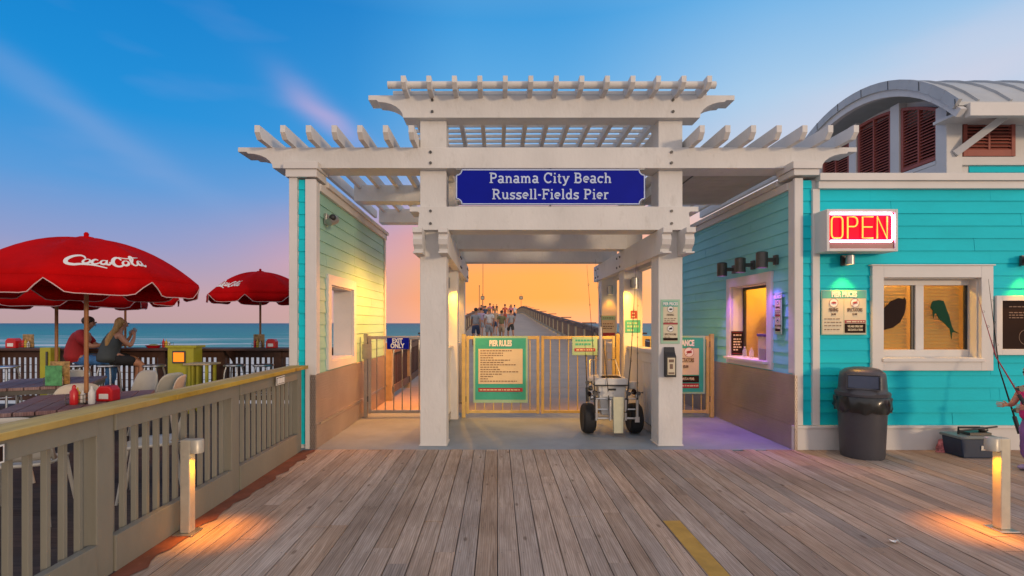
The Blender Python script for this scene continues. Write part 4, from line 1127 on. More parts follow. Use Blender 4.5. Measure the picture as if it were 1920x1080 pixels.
# menu board at the right edge
pm = P(1915, 610, 6.05)
m1 = sign('dark_notice_board', 'dark brown board in a white frame at the right edge of the teal wall', pm.x, pm.z, 6.06, .62, .66,
     [('frame', whitetrim, lambda m: (m.box(-.31, -.24, -.03, 0, -.35, .35), m.box(.24, .31, -.03, 0, -.35, .35), m.box(-.24, .24, -.03, 0, .29, .35), m.box(-.24, .24, -.03, 0, -.35, -.28)), dict(bevel=.003)),
      ('panel', signdark, lambda m: m.box(-.24, .24, -.012, 0, -.28, .29), {}),
      ('lettering', signink, lambda m: (wordrows([(.22, .3), (.15, .24), (.12, .26), (.09, .2)], -.15, .012, .013, seed=12)(m), [m.ribbon(arc(.06, -.14, .09, .09, a, a + 30, 4), .006, -.013, .002) for a in range(0, 360, 30)]), {})])
# dark leaflet sign on the service window jamb
sign('jamb_notice', 'small black notice on the far jamb of the service window', 0, 0, 0, .15, .36,
     [('board', signdark, lambda m: m.box(-.09, .09, -.008, 0, -.18, .18), dict(bevel=.002)),
      ('border', signred, lambda m: (m.box(-.078, .078, -.011, -.008, .155, .16), m.box(-.078, .078, -.011, -.008, -.16, -.155)), {}),
      ('print', signcream, wordrows([(.12, .12), (.06, .11), (.02, .12), (-.02, .1), (-.06, .12), (-.10, .08)], -.06, .02, .0085, seed=21), {})],
     M=Matrix.Translation((RX + .085, HW[1] - .013, 1.20)))
# leaflet box on the right front column
pb = P(1257, 679, 6.2)
t = thing('leaflet_box', 'black leaflet box with a small poster, low on the right front column', 'leaflet box', (pb.x, 6.26, pb.z - .18))
x, z = pb.x, pb.z
m = MB().prism([(6.255, z - .18), (6.17, z - .18), (6.17, z + .07), (6.215, z + .12), (6.235, z + .18), (6.255, z + .18)], x - .062, x + .062, 'yz')
m.build('box', blackp, t, bevel=.004)
MB().box(x - .045, x + .045, 6.164, 6.169, z - .15, z + .055).build('poster', signcream, t)
MB(Matrix.Translation((x, 6.164, z - .05))).box(-.03, .03, -.002, 0, .05, .085).box(-.02, .018, -.002, 0, -.03, .03).box(-.036, .036, -.002, 0, -.09, -.07).build('poster_print', signink, t)
# signs on the rear columns (right side)
p3 = P(1141, 612, 9.66)
sign('column_notice', 'brown and ochre notice on the rearmost right column, below its lamp', p3.x, p3.z, 9.688, .27, .44,
     [('board', signcream, lambda m: m.box(-.135, .135, -.008, 0, -.21, .21), dict(bevel=.002)), ('heading_band', signgreenpale, B(-.125, .125, .12, .20, .0085), {}),
      ('print', signink, wordrows([(.16, .2), (.05, .18), (0, .2), (-.04, .17)], -.1, .016, .012, seed=31), {}), ('red_band', signred, B(-.125, .125, -.20, -.12, .0085), {})])
p2 = P(1187, 612, 7.97)
sign('column_notice', 'teal green notice on the middle right column, below the red plate', p2.x, p2.z, 7.988, .24, .2,
     [('board', signgreen, lambda m: m.box(-.12, .12, -.008, 0, -.10, .10), dict(bevel=.002)), ('print', signgreenpale, wordrows([(.05, .17), (.0, .18), (-.06, .1)], -.09, .03, .0085, seed=32), {})])
p2 = P(1189, 590, 7.97)
sign('red_plate', 'small red plate just above the teal notice on the middle right column', p2.x, p2.z, 7.988, .1, .12,
     [('board', signred, lambda m: m.box(-.05, .05, -.008, 0, -.062, .062), dict(bevel=.002)), ('print', signcream, wordrows([(.02, .06), (-.03, .06)], -.03, .018, .0085, seed=33), {})])
# fence stickers
for (yy, label, kind) in ((5.33, 'small white and black sticker on the fence rail near the teal wall', 0), (2.24, 'small black sticker with white marks on the fence rail at the left edge', 1)):
    M = Matrix.Translation((-2.262, yy, .905)) @ Matrix.Rotation(R(90), 4, 'Z')
    if kind == 0: f = lambda m: [m.box(-.085 + .045 * i, -.05 + .045 * i, -.008, -.005, -.028, .028) for i in range(4)]
    else: f = lambda m: [m.box(-.085 + .036 * i, -.06 + .036 * i, -.008, -.005, -.022 - .01 * (i % 2), .03) for i in range(4)]
    sign('fence_sticker', label, 0, 0, 0, .2, .08, [('plate', signwhite, lambda m: m.box(-.105, .105, -.003, 0, -.042, .042), {}), ('field', signdark, lambda m: m.box(-.097, .097, -.0045, -.003, -.034, .034), {}), ('marks', signwhite, f, {})], M=M, cat='sticker', group='stickers on the grey fence rail')

# neon OPEN sign
nx0, nx1, ny, nz0, nz1 = 3.75, 4.56, 5.83, 2.32, 2.80
t = thing('open_sign', 'lit neon OPEN sign in a white box on the teal front wall', 'neon sign', ((nx0 + nx1) / 2, ny, nz0))
m = MB()
m.box(nx0, nx1, ny + .03, 6.062, nz0, nz1)
for a, b_, c_, d_ in ((nx0, nx0 + .03, nz0, nz1), (nx1 - .03, nx1, nz0, nz1), (nx0 + .03, nx1 - .03, nz0, nz0 + .03), (nx0 + .03, nx1 - .03, nz1 - .035, nz1)): m.box(a, b_, ny, ny + .0295, c_, d_)
m.build('cabinet', whitetrim, t, bevel=.004)
za = nz0 + .115
MB().box(nx0 + .03, nx1 - .03, ny + .020, ny + .0285, za, nz1 - .036).build('lit_panel', neonback, t)
MB().box(nx0 + .03, nx1 - .03, ny + .018, ny + .0285, nz0 + .031, za).build('lower_panel', neonlow, t)
u0, u1, v0, v1 = nx0 + .045, nx1 - .085, za + .03, nz1 - .075
m = MB(); yy = ny + .004
m.tube([(u0, yy, v1 + .022), (u1 + .008, yy, v1 + .022), (u1 + .03, yy, v1 - .01), (u1 + .03, yy, v0 + .0), (u1 + .008, yy, v0 - .03), (u0, yy, v0 - .03)], .0125, 8); 
m.build('border_tube', tubewhite, t, smooth=True)
m = MB(); H_ = v1 - v0 - .01; Wd = (u1 - u0)
def L_(i, pts): m.tube([(u0 + Wd * (i + p[0]) / 4, yy - .006, v0 + H_ * p[1]) for p in pts], .0078, 8)
ra = arc(.2, .78, .16, .2, 180, 90, 4) + arc(.62, .78, .16, .2, 90, 0, 4) + arc(.62, .22, .16, .2, 0, -90, 4) + arc(.2, .22, .16, .2, -90, -180, 4)
L_(0, [(p[0], p[1]) for p in ra] + [ra[0]])
L_(1, [(.12, 0), (.12, .98), (.55, .98)] + arc(.55, .76, .22, .22, 90, -90, 8) + [(.14, .54)])
L_(2, [(.82, .98), (.12, .98), (.12, .02), (.82, .02)]); L_(2, [(.14, .52), (.76, .52)])
L_(3, [(.1, .0), (.1, 1.0), (.76, .0), (.76, 1.0)])
m.build('letter_tubes', tubeorange, t, smooth=True)
lamp('neon_glow', 'AREA', ((nx0 + nx1) / 2, ny - .06, 2.56), 11, (1, .3, .6), .5, target=((nx0 + nx1) / 2 + .3, ny - 3, 2.3), parent=t)

# ------------------------------------------------------------------ lamps
def can_lamp(label, x, y, z, dirv, r=.055, h=.17, power=18, color=WARM, bulb=None, tilt=0, group=None, spot=95, mat=None, arm=.11, wash=0, aim=None):
    """downlight cylinder on a bracket; (x,y) is the wall point, dirv the outward direction"""
    dx, dy = dirv
    t = thing('wall_lamp', label, 'wall lamp', (x, y, z), group)
    cx, cy = x + dx * arm, y + dy * arm
    m = MB().lathe([(r * .8, z + h / 2), (r, z + h / 2 - .01), (r, z - h / 2), (r * .86, z - h / 2), (r * .84, z + h / 2 - .04)], (cx, cy, 0), n=20)
    m.build('shade', mat or metal, t, smooth=True)
    MB().lathe([(r * .8, z - h / 2 + .025), (r * .8, z - h / 2 + .035)], (cx, cy, 0), n=16).build('bulb', bulb or warmbulb, t)
    m = MB().bar((cx + dx * -.04, cy + dy * -.04, z), (x + dx * .02, y + dy * .02, z), .035, .05)
    s_ = .04
    m.box(x - abs(dy) * s_ + min(0, dx) * .03 , x + abs(dy) * s_ + max(0, dx) * .03, y - abs(dx) * s_ + min(0, dy) * .03, y + abs(dx) * s_ + max(0, dy) * .03, z - .06, z + .06)
    m.build('bracket', darkmetal, t)
    lamp('lamp_light', 'SPOT', (cx, cy, z - h / 2 - .012), power, color, .03, target=(cx - dx * tilt, cy - dy * tilt, z - 1.2), spot=spot, blend=.75, parent=t)
    if wash: lamp('lamp_spill', 'SPOT', (cx, cy, z - h / 2 - .014), wash, (1, .42, .02), .03, target=aim or (cx + dx * .9, cy + dy * .9, z - 1.2), spot=85, blend=.9, parent=t)
    return t
G1 = 'cylinder lamps on the pergola columns'
for (xa, xb), side in ((LC, 'left'), (RC, 'right')):
    xm = (xa + xb) / 2
    can_lamp('cylinder lamp lit amber on the middle %s column facing the boardwalk' % side, xm, rows[1], 2.12, (0, -1), power=7, wash=90, aim=(xm + (1.0 if side == 'left' else -1.0), 8.16, .95), tilt=.1, group=G1)
    can_lamp('cylinder lamp lit amber on the rearmost %s column facing the boardwalk' % side, xm, rows[2], 2.12, (0, -1), power=8, wash=60, tilt=.1, group=G1)
can_lamp('added lamp on the outer side of the middle left column, lighting the teal wing wall', LC[0], rows[1] + .15, 2.28, (-1, 0), power=260, spot=150, tilt=-1.4, color=(1, .34, .06), group=G1)  # lamp added out of view to warm the wing wall
can_lamp('added cylinder lamp on the outer side of the rearmost left column', LC[0], rows[2] + .15, 2.28, (-1, 0), power=200, spot=150, tilt=-1.4, color=(1, .34, .06), group=G1)  # second added lamp for the glow on the wing wall
can_lamp('added cylinder lamp on the back of the right front column, lighting the gates', (RC[0] + RC[1]) / 2, rows[0] + CW, 2.12, (0, 1), power=12, wash=110, aim=(1.5, 8.16, 1.0), tilt=.1, group=G1)  # added behind the column, out of view, to light the gates
lamp('lamp_spill', 'SPOT', (2.2, 6.68, 2.02), 90, (1, .52, .04), .03, target=(2.9, 8.16, .9), spot=80, blend=.9, parent=bpy.data.objects[max(o.name for o in bpy.data.objects if o.name.startswith('wall_lamp'))])  # extra added spot aimed at the entrance gate
can_lamp('added cylinder lamp on the back of the left front column, lighting the gates', (LC[0] + LC[1]) / 2, rows[0] + CW, 2.12, (0, 1), power=12, wash=70, aim=(.1, 8.16, 1.0), tilt=.1, group=G1)  # also added, unseen, to light the left gate leaf
G2 = 'three cylinder lamps above the service window'
for y, lb in ((6.47, 'nearest bronze cylinder lamp of the three above the service window'), (7.05, 'middle bronze cylinder lamp of the three above the service window'), (7.62, 'farthest bronze cylinder lamp of the three above the service window')):
    can_lamp(lb, RX, y, 2.30, (-1, 0), r=.07, h=.20, power=38, color=(.55, .12, 1), bulb=purplebulb, group=G2, spot=80, mat=darkmetal, arm=.19)
can_lamp('short lamp below the neon sign, shining on the two-column price board', 4.10, 6.065, 2.24, (0, -1), r=.045, h=.11, power=34, tilt=.12, color=(1, .48, .05), spot=80)
can_lamp('short lamp at the right edge above the dark brown board', 6.22, 6.065, 2.24, (0, -1), r=.045, h=.11, power=40, tilt=.12, color=(1, .42, .02), spot=75)

bollardpaint = mk('cream_bollard_paint', (.50, .46, .38), .4, metal=.3, var=.1, scale=8, dirt=.3)
def bollard(label, x, y, side):
    t = thing('bollard_light', label, 'bollard light', (x, y, 0), 'bollard lights on the boardwalk')
    MB().box(x - .035, x + .035, y - .035, y + .035, .012, .67).build('post', bollardpaint, t, bevel=.006)
    MB().box(x - .07, x + .07, y - .07, y + .07, .001, .012).build('foot_plate', steel, t, bevel=.003)
    hx = x + side * .068
    m = MB().lathe([(.038, .672), (.044, .664), (.044, .575), (.038, .575), (.038, .65)], (hx, y - .0, 0), n=20)
    m.box(min(x, hx) + .01, max(x, hx) - .01, y - .034, y + .034, .58, .668)
    m.build('lamp_head', bollardpaint, t, smooth=True, bevel=.003)
    MB().lathe([(.036, .61), (.036, .616)], (hx, y, 0), n=16).build('lens', warmbulb, t)
    lamp('lamp_light', 'SPOT', (hx, y, .568), 40, (1, .30, .0), .03, target=(hx + side * .10, y - .0, 0), spot=76, blend=1.0, parent=t)
    lamp('post_glow', 'SPOT', (hx + side * .01, y - .02, .548), 5, (1, .40, .01), .02, target=(x, y - .03, .18), spot=110, blend=1.0, parent=t)
bollard('steel bollard light in front of the grey fence, glowing orange at its foot', -2.215, 3.66, 1)
bollard('steel bollard light at the right edge, standing before the tackle box', 3.66, 3.72, -1)

# ------------------------------------------------------------------ fence along the boardwalk
FX = -2.31
t = thing('boardwalk_fence', 'taupe wooden fence with a yellow pine cap along the left of the boardwalk', 'fence', (FX, 3.5, 0))
fy = [1.45, 2.95, 4.45, 5.93]
for y in [0.0] + fy:
    MB().box(FX - .09, FX, y, y + (.13 if y < 5.9 else .1), 0.0, .955).build('post', fencegrey, t, bevel=.005)
MB().box(FX - .16, FX + .055, -1.5, 3.6, .962, 1.0).build('cap_board', capwood, t, bevel=.005)
MB().box(FX - .16, FX + .055, 3.606, 6.10, .960, .998).build('cap_board', capwood, t, bevel=.005)
ends = [-1.5, 0.0] + fy
for a, b_ in zip(ends, ends[1:]):
    a2 = a + (.134 if a > -1 else 0)
    MB().box(FX - .04, FX + .012, a2, b_ - .004, .853, .957).build('top_board', fencegrey, t, bevel=.004)
    MB().box(FX - .04, FX + .012, a2, b_ - .004, .004, .222).build('bottom_board', fencegrey, t, bevel=.004)
    MB().box(FX - .08, FX - .043, a2, b_ - .004, .15, .19).build('inner_rail', fencegrey, t)
    n = max(1, int((b_ - a2) / .104))
    for k in range(n):
        y = a2 + (b_ - a2) * (k + .5) / n
        MB().box(FX - .08, FX - .046, y - .0135, y + .0135, .155, .94).build('baluster', fencegrey, t, bevel=.003)

# ------------------------------------------------------------------ trash can
tx, ty = 4.115, 5.78
t = thing('trash_can', 'charcoal domed trash can with a black bag liner against the teal wall', 'trash can', (tx, ty, 0))
MB().lathe([(.205, 0), (.213, .03), (.238, .60), (.242, .64), (.255, .65), (.255, .68)], (tx, ty, 0), n=40).build('bin', greyplastic, t, smooth=True)
m = MB(); n = 72; vs = []; prof_ = [(.256, .69), (.272, .675), (.268, .62), (.276, .56), (.262, .515), (.244, .525)]
for j, (r, z) in enumerate(prof_):
    for k in range(n):
        a = 2 * math.pi * k / n
        wob = (.007 * math.sin(9 * a + j * 1.7) + .006 * math.sin(17 * a + j * 2.9) + .004 * math.sin(31 * a + j * 4)) * (0 if j == 0 else 1)
        vs.append((tx + (r + wob) * math.cos(a), ty + (r + wob) * math.sin(a), z + (.010 * math.sin(7 * a + 1) * (j >= 3)) + .008 * math.sin(13 * a) * (j > 1)))
fs = [(j * n + k, j * n + (k + 1) % n, (j + 1) * n + (k + 1) % n, (j + 1) * n + k) for j in range(len(prof_) - 1) for k in range(n)]
m.add(vs, fs).build('bag_liner', tarp, t, smooth=True, angle=70)
# domed lid: square-ish dome on a round flange, flap facing the walk
LM = Matrix.Translation((tx, ty, 0)) @ Matrix.Rotation(R(-33), 4, 'Z') @ Matrix.Translation((-tx, -ty, 0))
m = MB(LM); n = 40; vs = []
def sq(a, e):
    c_, s_ = math.cos(a), math.sin(a)
    return (math.copysign(abs(c_) ** e, c_), math.copysign(abs(s_) ** e, s_))
pr = [(.262, .69, 1), (.266, .715, 1), (.262, .73, .9), (.235, .745, .8), (.228, .80, .72), (.221, .90, .68), (.212, .945, .68), (.165, .985, .68), (.09, 1.005, .85), (.02, 1.012, 1)]
for r, z, e in pr:
    for k in range(n):
        a = 2 * math.pi * k / n; q = sq(a, e)
        vs.append((tx + r * q[0], ty + r * q[1], z))
fs = [(j * n + k, j * n + (k + 1) % n, (j + 1) * n + (k + 1) % n, (j + 1) * n + k) for j in range(len(pr) - 1) for k in range(n)] + [tuple((len(pr) - 1) * n + k for k in range(n))]
ld = m.add(vs, fs).build('lid', greyplastic, t, smooth=True, angle=60)
m = MB(LM).box(tx - .155, tx + .155, ty - .238, ty - .20, .77, .783); m.box(tx - .155, tx + .155, ty - .232, ty - .20, .925, .938); m.box(tx - .155, tx - .142, ty - .236, ty - .20, .783, .925); m.box(tx + .142, tx + .155, ty - .236, ty - .20, .783, .925)
m.build('flap_frame', greyplastic, ld, bevel=.004)
MB(LM).box(tx - .139, tx + .139, ty - .229, ty - .20, .787, .921).build('flap', mk('slate_flap', (.055, .075, .13), .3), ld, bevel=.004)

# fish silhouettes stuck on the front window
t = tag(MB(Matrix.Translation((4.80, RY0 + .140, 1.58))).prism([(p[0] * 1.0, p[1]) for p in
    [(-.235, -.28), (-.20, -.15), (-.15, -.12), (-.15, -.02), (-.11, .10), (-.02, .19), (.07, .225), (.13, .215), (.145, .235), (.165, .19), (.155, .09), (.14, .03), (.09, -.07), (0, -.135), (-.1, -.16), (-.155, -.165), (-.195, -.24), (-.225, -.285)]], 0, .006, 'xz').build('fish_decal', signdark, None, loc=(4.80, RY0 + .14, 1.4)),
    'dark flatfish silhouette stuck on the left pane of the front window', 'decal')
t = tag(MB(Matrix.Translation((5.42, RY0 + .140, 1.56))).prism([(-.15, .17), (-.13, .21), (-.06, .22), (0, .21), (.025, .14), (.07, .02), (.10, -.10), (.125, -.15), (.19, -.185), (.13, -.17), (.105, -.17), (.095, -.255), (.08, -.17), (.075, -.13), (.0, -.05), (-.05, -.01), (-.09, .06), (-.115, .05), (-.12, .0), (-.13, .05), (-.135, .1), (-.16, .13)], 0, .006, 'xz').build('fish_decal', mk('dark_green_decal', (.015, .06, .035), .7, spec=.05), None, loc=(5.42, RY0 + .14, 1.4)),
    'dark green blunt-headed fish silhouette on the right pane of the front window', 'decal')
# things on the service counter
def bottle(x, y, z, r, h, mat, label, cat='bottle', group=None, cap=None, name='bottle'):
    t = thing(name, label, cat, (x, y, z), group)
    MB().lathe([(r * .92, z), (r, z + .01), (r, z + h * .62), (r * .5, z + h * .8), (r * .38, z + h * .84), (r * .38, z + h * .9)], (x, y, 0), n=14).build('body', mat, t, smooth=True)
    MB().lathe([(r * .42, z + h * .9), (r * .4, z + h * .96), (r * .15, z + h)], (x, y, 0), n=12).build('cap', cap or mat, t, smooth=True)
    return t
bottle(RX + .05, 7.42, 1.005, .03, .16, clear, 'clear bottle on the service counter nearest the black notice', cap=alu)
bottle(RX + .07, 7.26, 1.005, .03, .15, clear, 'short clear bottle on the service counter, second from the black notice', cap=alu)
t = thing('tip_jar', 'tall clear box with a dark violet lid on the service counter', 'jar', (RX + .06, 6.86, 1.005))
MB().box(RX, RX + .12, 6.78, 6.94, 1.005, 1.32).build('box', clear, t)
MB().box(RX - .012, RX + .13, 6.765, 6.955, 1.321, 1.355).build('lid', mk('violet_plastic', (.08, .03, .18), .4), t, bevel=.006)
MB().box(RX + .01, RX + .11, 6.79, 6.93, 1.006, 1.16).build('contents', signink, t)
# ------------------------------------------------------------------ patio bar rail
BY = 9.55
t = thing('bar_counter_rail', 'dark brown counter on a slatted rail at the sea side of the patio', 'counter', (-8, BY, 0))
MB().box(-15.5, -2.62, BY - .34, BY + .16, 1.005, 1.045).build('counter_top', browndark, t, bevel=.005)
MB().box(-15.5, -2.62, BY + .0, BY + .04, .86, .985).build('fascia', browndark, t, bevel=.003)
MB().box(-15.5, -2.62, BY + .0, BY + .04, .06, .15).build('bottom_rail', browndark, t, bevel=.003)
posts = [-2.75, -4.1, -5.15, -6.25, -8.1, -9.9, -11.7, -13.5, -15.3]
for x in posts: MB().box(x - .07, x + .07, BY - .03, BY + .1, -.03, 1.0).build('post', browndark, t, bevel=.004)
for a, b_ in zip(posts, posts[1:]):
    m = MB(); x = b_ + .12
    while x < a - .08:
        m.box(x - .018, x + .018, BY + .005, BY + .035, .15, .86); x += .1
    m.build('slats', browndark, t)
m = MB()
for z in (.3, .44, .58, .72): m.tube([(-15.4, BY + .05, z), (-2.7, BY + .05, z)], .006, 6)
m.build('cable', darkmetal, t)
for x in (-3.5, -4.9, -7.2, -9.3, -12.0): MB().prism([(BY - .3, 1.0), (BY + .0, 1.0), (BY + .0, .74)], x - .02, x + .02, 'yz').build('bracket', browndark, t)

# ------------------------------------------------------------------ umbrellas
def coke(fn, mb, lay=0):
    """the white script word on the canopy, drawn as brush strokes in a unit frame, u 0..1 along, v 0..1 up"""
    def st(pts, w):
        # smooth the polyline a little
        q = []
        for i in range(len(pts) - 1):
            p0 = pts[max(i - 1, 0)]; p1 = pts[i]; p2 = pts[i + 1]; p3 = pts[min(i + 2, len(pts) - 1)]
            for s_ in range(5):
                u = s_ / 5
                q.append(tuple(.5 * ((2 * p1[k]) + (-p0[k] + p2[k]) * u + (2 * p0[k] - 5 * p1[k] + 4 * p2[k] - p3[k]) * u * u + (-p0[k] + 3 * p1[k] - 3 * p2[k] + p3[k]) * u ** 3) for k in (0, 1)))
        q.append(pts[-1]); n = len(q)
        ws = [w * (.45 + .75 * math.sin(math.pi * i / (n - 1))) for i in range(n)]
        mb.ribbon(q, ws, 0, .002 + .0007 * st.k, fn); st.k = (st.k + 1) % 6
    st.k = 0
    def O(cx, cy, rx, ry, sl, w):
        st([(cx + rx * math.cos(a) + sl * ry * math.sin(a), cy + ry * math.sin(a)) for a in [math.pi * .5 + i * math.pi / 5 for i in range(11)]], w)
    A = 4.4   # u is stretched by this when mapped; strokes are laid out in v units
    st([(1.05, .66), (1.0, .86), (.78, .95), (.42, .78), (.15, .42), (.18, .10), (.5, .02), (.9, .12), (1.5, .10), (2.1, -.10)], .17)
    O(1.12, .42, .17, .22, .35, .12)
    st([(1.75, .6), (1.6, .66), (1.42, .48), (1.40, .28), (1.55, .2), (1.8, .36)], .13)
    O(2.02, .42, .16, .2, .35, .12); st([(2.26, .64), (2.14, .3), (2.24, .2), (2.42, .34)], .12)
    st([(2.3, .4), (2.55, .4)], .09)
    st([(3.05, .66), (3.02, .86), (2.85, .93), (2.62, .72), (2.52, .4), (2.6, .14), (2.82, .1), (3.05, .26)], .17)
    O(3.2, .4, .16, .21, .35, .12)
    st([(3.45, .3), (3.72, .7), (3.78, .96), (3.68, .98), (3.56, .6), (3.54, .26), (3.68, .2), (3.85, .38)], .11)
    O(4.0, .42, .15, .2, .35, .12); st([(4.24, .66), (4.12, .3), (4.22, .2), (4.4, .34)], .12)
    st([(3.0, .95), (3.4, .8), (3.9, .86), (4.35, 1.02)], .06)
    return mb
def umbrella(label, x, y, zb, rim, apex, r, rot, logo=None, pole_mat=None):
    t = thing('patio_umbrella', label, 'umbrella', (x, y, zb), 'red umbrellas on the patio')
    NS = 12; NR = 12
    def surf(a, q):                      # q 0..1 centre->rim
        ph = ((a - rot) / (math.pi / 4)) % 1.0
        sag = math.cos((ph - .5) * math.pi)          # 1 mid-panel, 0 on rib
        rad = r * q * (1 - .075 * sag * q)
        h = (1 - q ** 2.1)
        z = rim + (apex - rim) * h - .035 * sag * math.sin(math.pi * min(1, q * 1.02))
        return rad, z, sag
    n = 8 * NS; vs = []; fs = []
    for j in range(NR + 1):
        q = max(.02, j / NR)
        for k in range(n):
            a = rot + 2 * math.pi * k / n
            rad, z, _ = surf(a, q); vs.append((x + rad * math.cos(a), y + rad * math.sin(a), z))
    for j in range(NR):
        for k in range(n): fs.append((j * n + k, j * n + (k + 1) % n, (j + 1) * n + (k + 1) % n, (j + 1) * n + k))
    m = MB().add(vs, fs)
    c_ = m.build('canopy', redfab, t, smooth=True, angle=60, fix=False)
    sm = c_.modifiers.new('thickness', 'SOLIDIFY'); sm.thickness = .003
    v = MB(); vs = []; fs = []; edge = []
    for k in range(n):
        a = rot + 2 * math.pi * k / n
        rad, z, sag = surf(a, 1.0)
        dd = ((a - rot) / (math.pi / 4)) % 1.0; dd = min(dd, 1 - dd)
        drop = .15 * (1 - .82 * math.exp(-(dd / .11) ** 2)) + .004 * math.sin(k * .7)
        wob = .006 * math.sin(k * 1.9)
        vs += [(x + rad * math.cos(a), y + rad * math.sin(a), z), (x + (rad + .012 + wob) * math.cos(a), y + (rad + .012 + wob) * math.sin(a), z - drop)]
        edge.append(vs[-1])
    for k in range(n):
        b_ = (k + 1) % n; fs.append((2 * k, 2 * b_, 2 * b_ + 1, 2 * k + 1))
    vo = v.add(vs, fs).build('valance', redfab, t, smooth=True, fix=False)
    sm = vo.modifiers.new('thickness', 'SOLIDIFY'); sm.thickness = .003
    MB().tube(edge + edge[:1], .005, 6, cap=False).build('piping', mk('pink_white_piping', (.62, .42, .42), .6) if 'pink_white_piping' not in MATS else MATS['pink_white_piping'], vo)
    MB().tube([(x, y, zb), (x, y, apex - .02)], .019, 12).build('pole', pole_mat or MATS['amber_wood'], t, smooth=True)
    m = MB()
    for i in range(8):
        a = rot + i * math.pi / 4
        pts = []
        for q in (.03, .3, .55, .8, .99):
            rad, z, _ = surf(a, q); pts.append((x + rad * math.cos(a), y + rad * math.sin(a), z - .014))
        m.tube(pts, .006, 6)
        rad, z, _ = surf(a, .5); m.tube([(x, y, rim + .05), (x + rad * math.cos(a), y + rad * math.sin(a), z - .02)], .005, 6)
    m.build('ribs', darkmetal, t)
    m = MB().lathe([(.07, apex - .01), (.06, apex + .012), (.02, apex + .02), (.022, apex + .045), (.01, apex + .06)], (x, y, 0), n=14); m.build('finial', redfab, t, smooth=True)
    if logo:
        ac, qc, wd, ht = logo
        def fn(u, w, d):
            a = ac + (u - 2.2) * (wd / 4.4) / (r * qc); q = qc + (.5 - w) * ht / r
            rad, z, _ = surf(a, q)
            # outward normal approx
            nz = .75; return (x + (rad + (d + .004) * .6) * math.cos(a), y + (rad + (d + .004) * .6) * math.sin(a), z + (d + .004) * nz)
        coke(fn, MB()) if False else None
        mb = MB(); coke(fn, mb); mb.build('script_lettering', signwhite, c_, fix=True)
    return t
mk('amber_wood', (.36, .15, .05), .5, var=.15, scale=8)
umbrella('large red umbrella with white script standing through the nearest patio table', -4.0, 4.98, .02, 1.895, 2.325, .95, R(-22.5), (R(-40), .80, .60, .15))
umbrella('red umbrella mostly hidden below the large one, over the second patio table', -5.6, 6.5, .02, 1.84, 2.22, .98, R(5))
umbrella('red umbrella behind the large one, its thin pole rising right of the seated woman', -6.98, 9.6, 1.04, 1.98, 2.36, .90, R(12))
umbrella('small red umbrella with white script on the counter, left of the wing wall', -4.44, 9.58, 1.04, 2.02, 2.46, .92, R(10), (R(-112), .78, .50, .17))

# ------------------------------------------------------------------ tables and chairs
def table(label, x, y, rz, L=1.25, Wd=1.02):
    t = thing('patio_table', label, 'table', (0, 0, 0), 'plank tables on the patio')
    n = 7; w = Wd / n; m = MB()
    for i in range(n):
        a = -Wd / 2 + i * w; m.box(-L / 2, L / 2, a + .004, a + w - .004, .715, .75)
    m.build('tabletop', tablewood, t, bevel=.004)
    m = MB().box(-L / 2 + .03, L / 2 - .03, -Wd / 2 + .02, -Wd / 2 + .06, .66, .713); m.box(-L / 2 + .03, L / 2 - .03, Wd / 2 - .06, Wd / 2 - .02, .66, .713)
    m.box(-L / 2 + .03, -L / 2 + .07, -Wd / 2 + .06, Wd / 2 - .06, .66, .713); m.box(L / 2 - .07, L / 2 - .03, -Wd / 2 + .06, Wd / 2 - .06, .66, .713)
    m.build('apron', darkmetal, t)
    for sx_ in (-1, 1):
        for sy_ in (-1, 1):
            MB().tube([(sx_ * (L / 2 - .06), sy_ * (Wd / 2 - .06), -.03), (sx_ * (L / 2 - .06), sy_ * (Wd / 2 - .06), .66)], .02, 8).build('leg', metal, t, smooth=True)
    t.location = (x, y, 0); t.rotation_euler = (0, 0, rz); WL[t.name] = Vector((x, y, 0))
    return t
table('nearest mauve plank patio table, under the large umbrella', -4.03, 5.0, R(118))
table('second mauve plank patio table, behind the nearest one on the left', -5.75, 6.55, R(118))
def chair():
    t = thing('patio_chair', 'x', 'chair', (0, 0, 0), 'cream moulded chairs on the patio')
    m = MB(); vs = []; nx, ny_ = 8, 8
    for i in range(nx + 1):
        for j in range(ny_ + 1):
            u, v = -1 + 2 * i / nx, -1 + 2 * j / ny_
            k = 1 - .16 * (abs(v) ** 3) * (abs(u) ** 3)
            vs.append((.23 * u * k, .22 * v * k, .45 - .018 * (1 - u * u) * (1 - v * v) - .02 * max(0, -v) ** 3))
    fs = [(i * (ny_ + 1) + j, (i + 1) * (ny_ + 1) + j, (i + 1) * (ny_ + 1) + j + 1, i * (ny_ + 1) + j + 1) for i in range(nx) for j in range(ny_)]
    o = m.add(vs, fs).build('seat', cream, t, smooth=True); sm = o.modifiers.new('thickness', 'SOLIDIFY'); sm.thickness = .022
    m = MB(); vs = []; nz_ = 10
    for i in range(nx * 2 + 1):
        a = -1 + i / nx
        for j in range(nz_ + 1):
            v = j / nz_
            top = .34 * math.sqrt(max(.0, 1 - abs(a) ** 3.2))
            vs.append((.245 * math.sin(a * 1.25) / math.sin(1.25), .215 + .0 + .075 * v - .10 * (1 - math.cos(a * 1.25)), .47 + top * v))
    q = nz_ + 1
    fs = [(i * q + j, (i + 1) * q + j, (i + 1) * q + j + 1, i * q + j + 1) for i in range(nx * 2) for j in range(nz_)]
    o = m.add(vs, fs).build('backrest', cream, t, smooth=True); sm = o.modifiers.new('thickness', 'SOLIDIFY'); sm.thickness = .014
    for sx_, sy_ in ((-1, -1), (1, -1), (-1, 1), (1, 1)):
        MB().tube([(sx_ * .18, sy_ * .17, .44), (sx_ * .235, sy_ * .24, -.03)], [.017, .012], 8).build('leg', cream, t, smooth=True)
    return t
ch0 = chair()
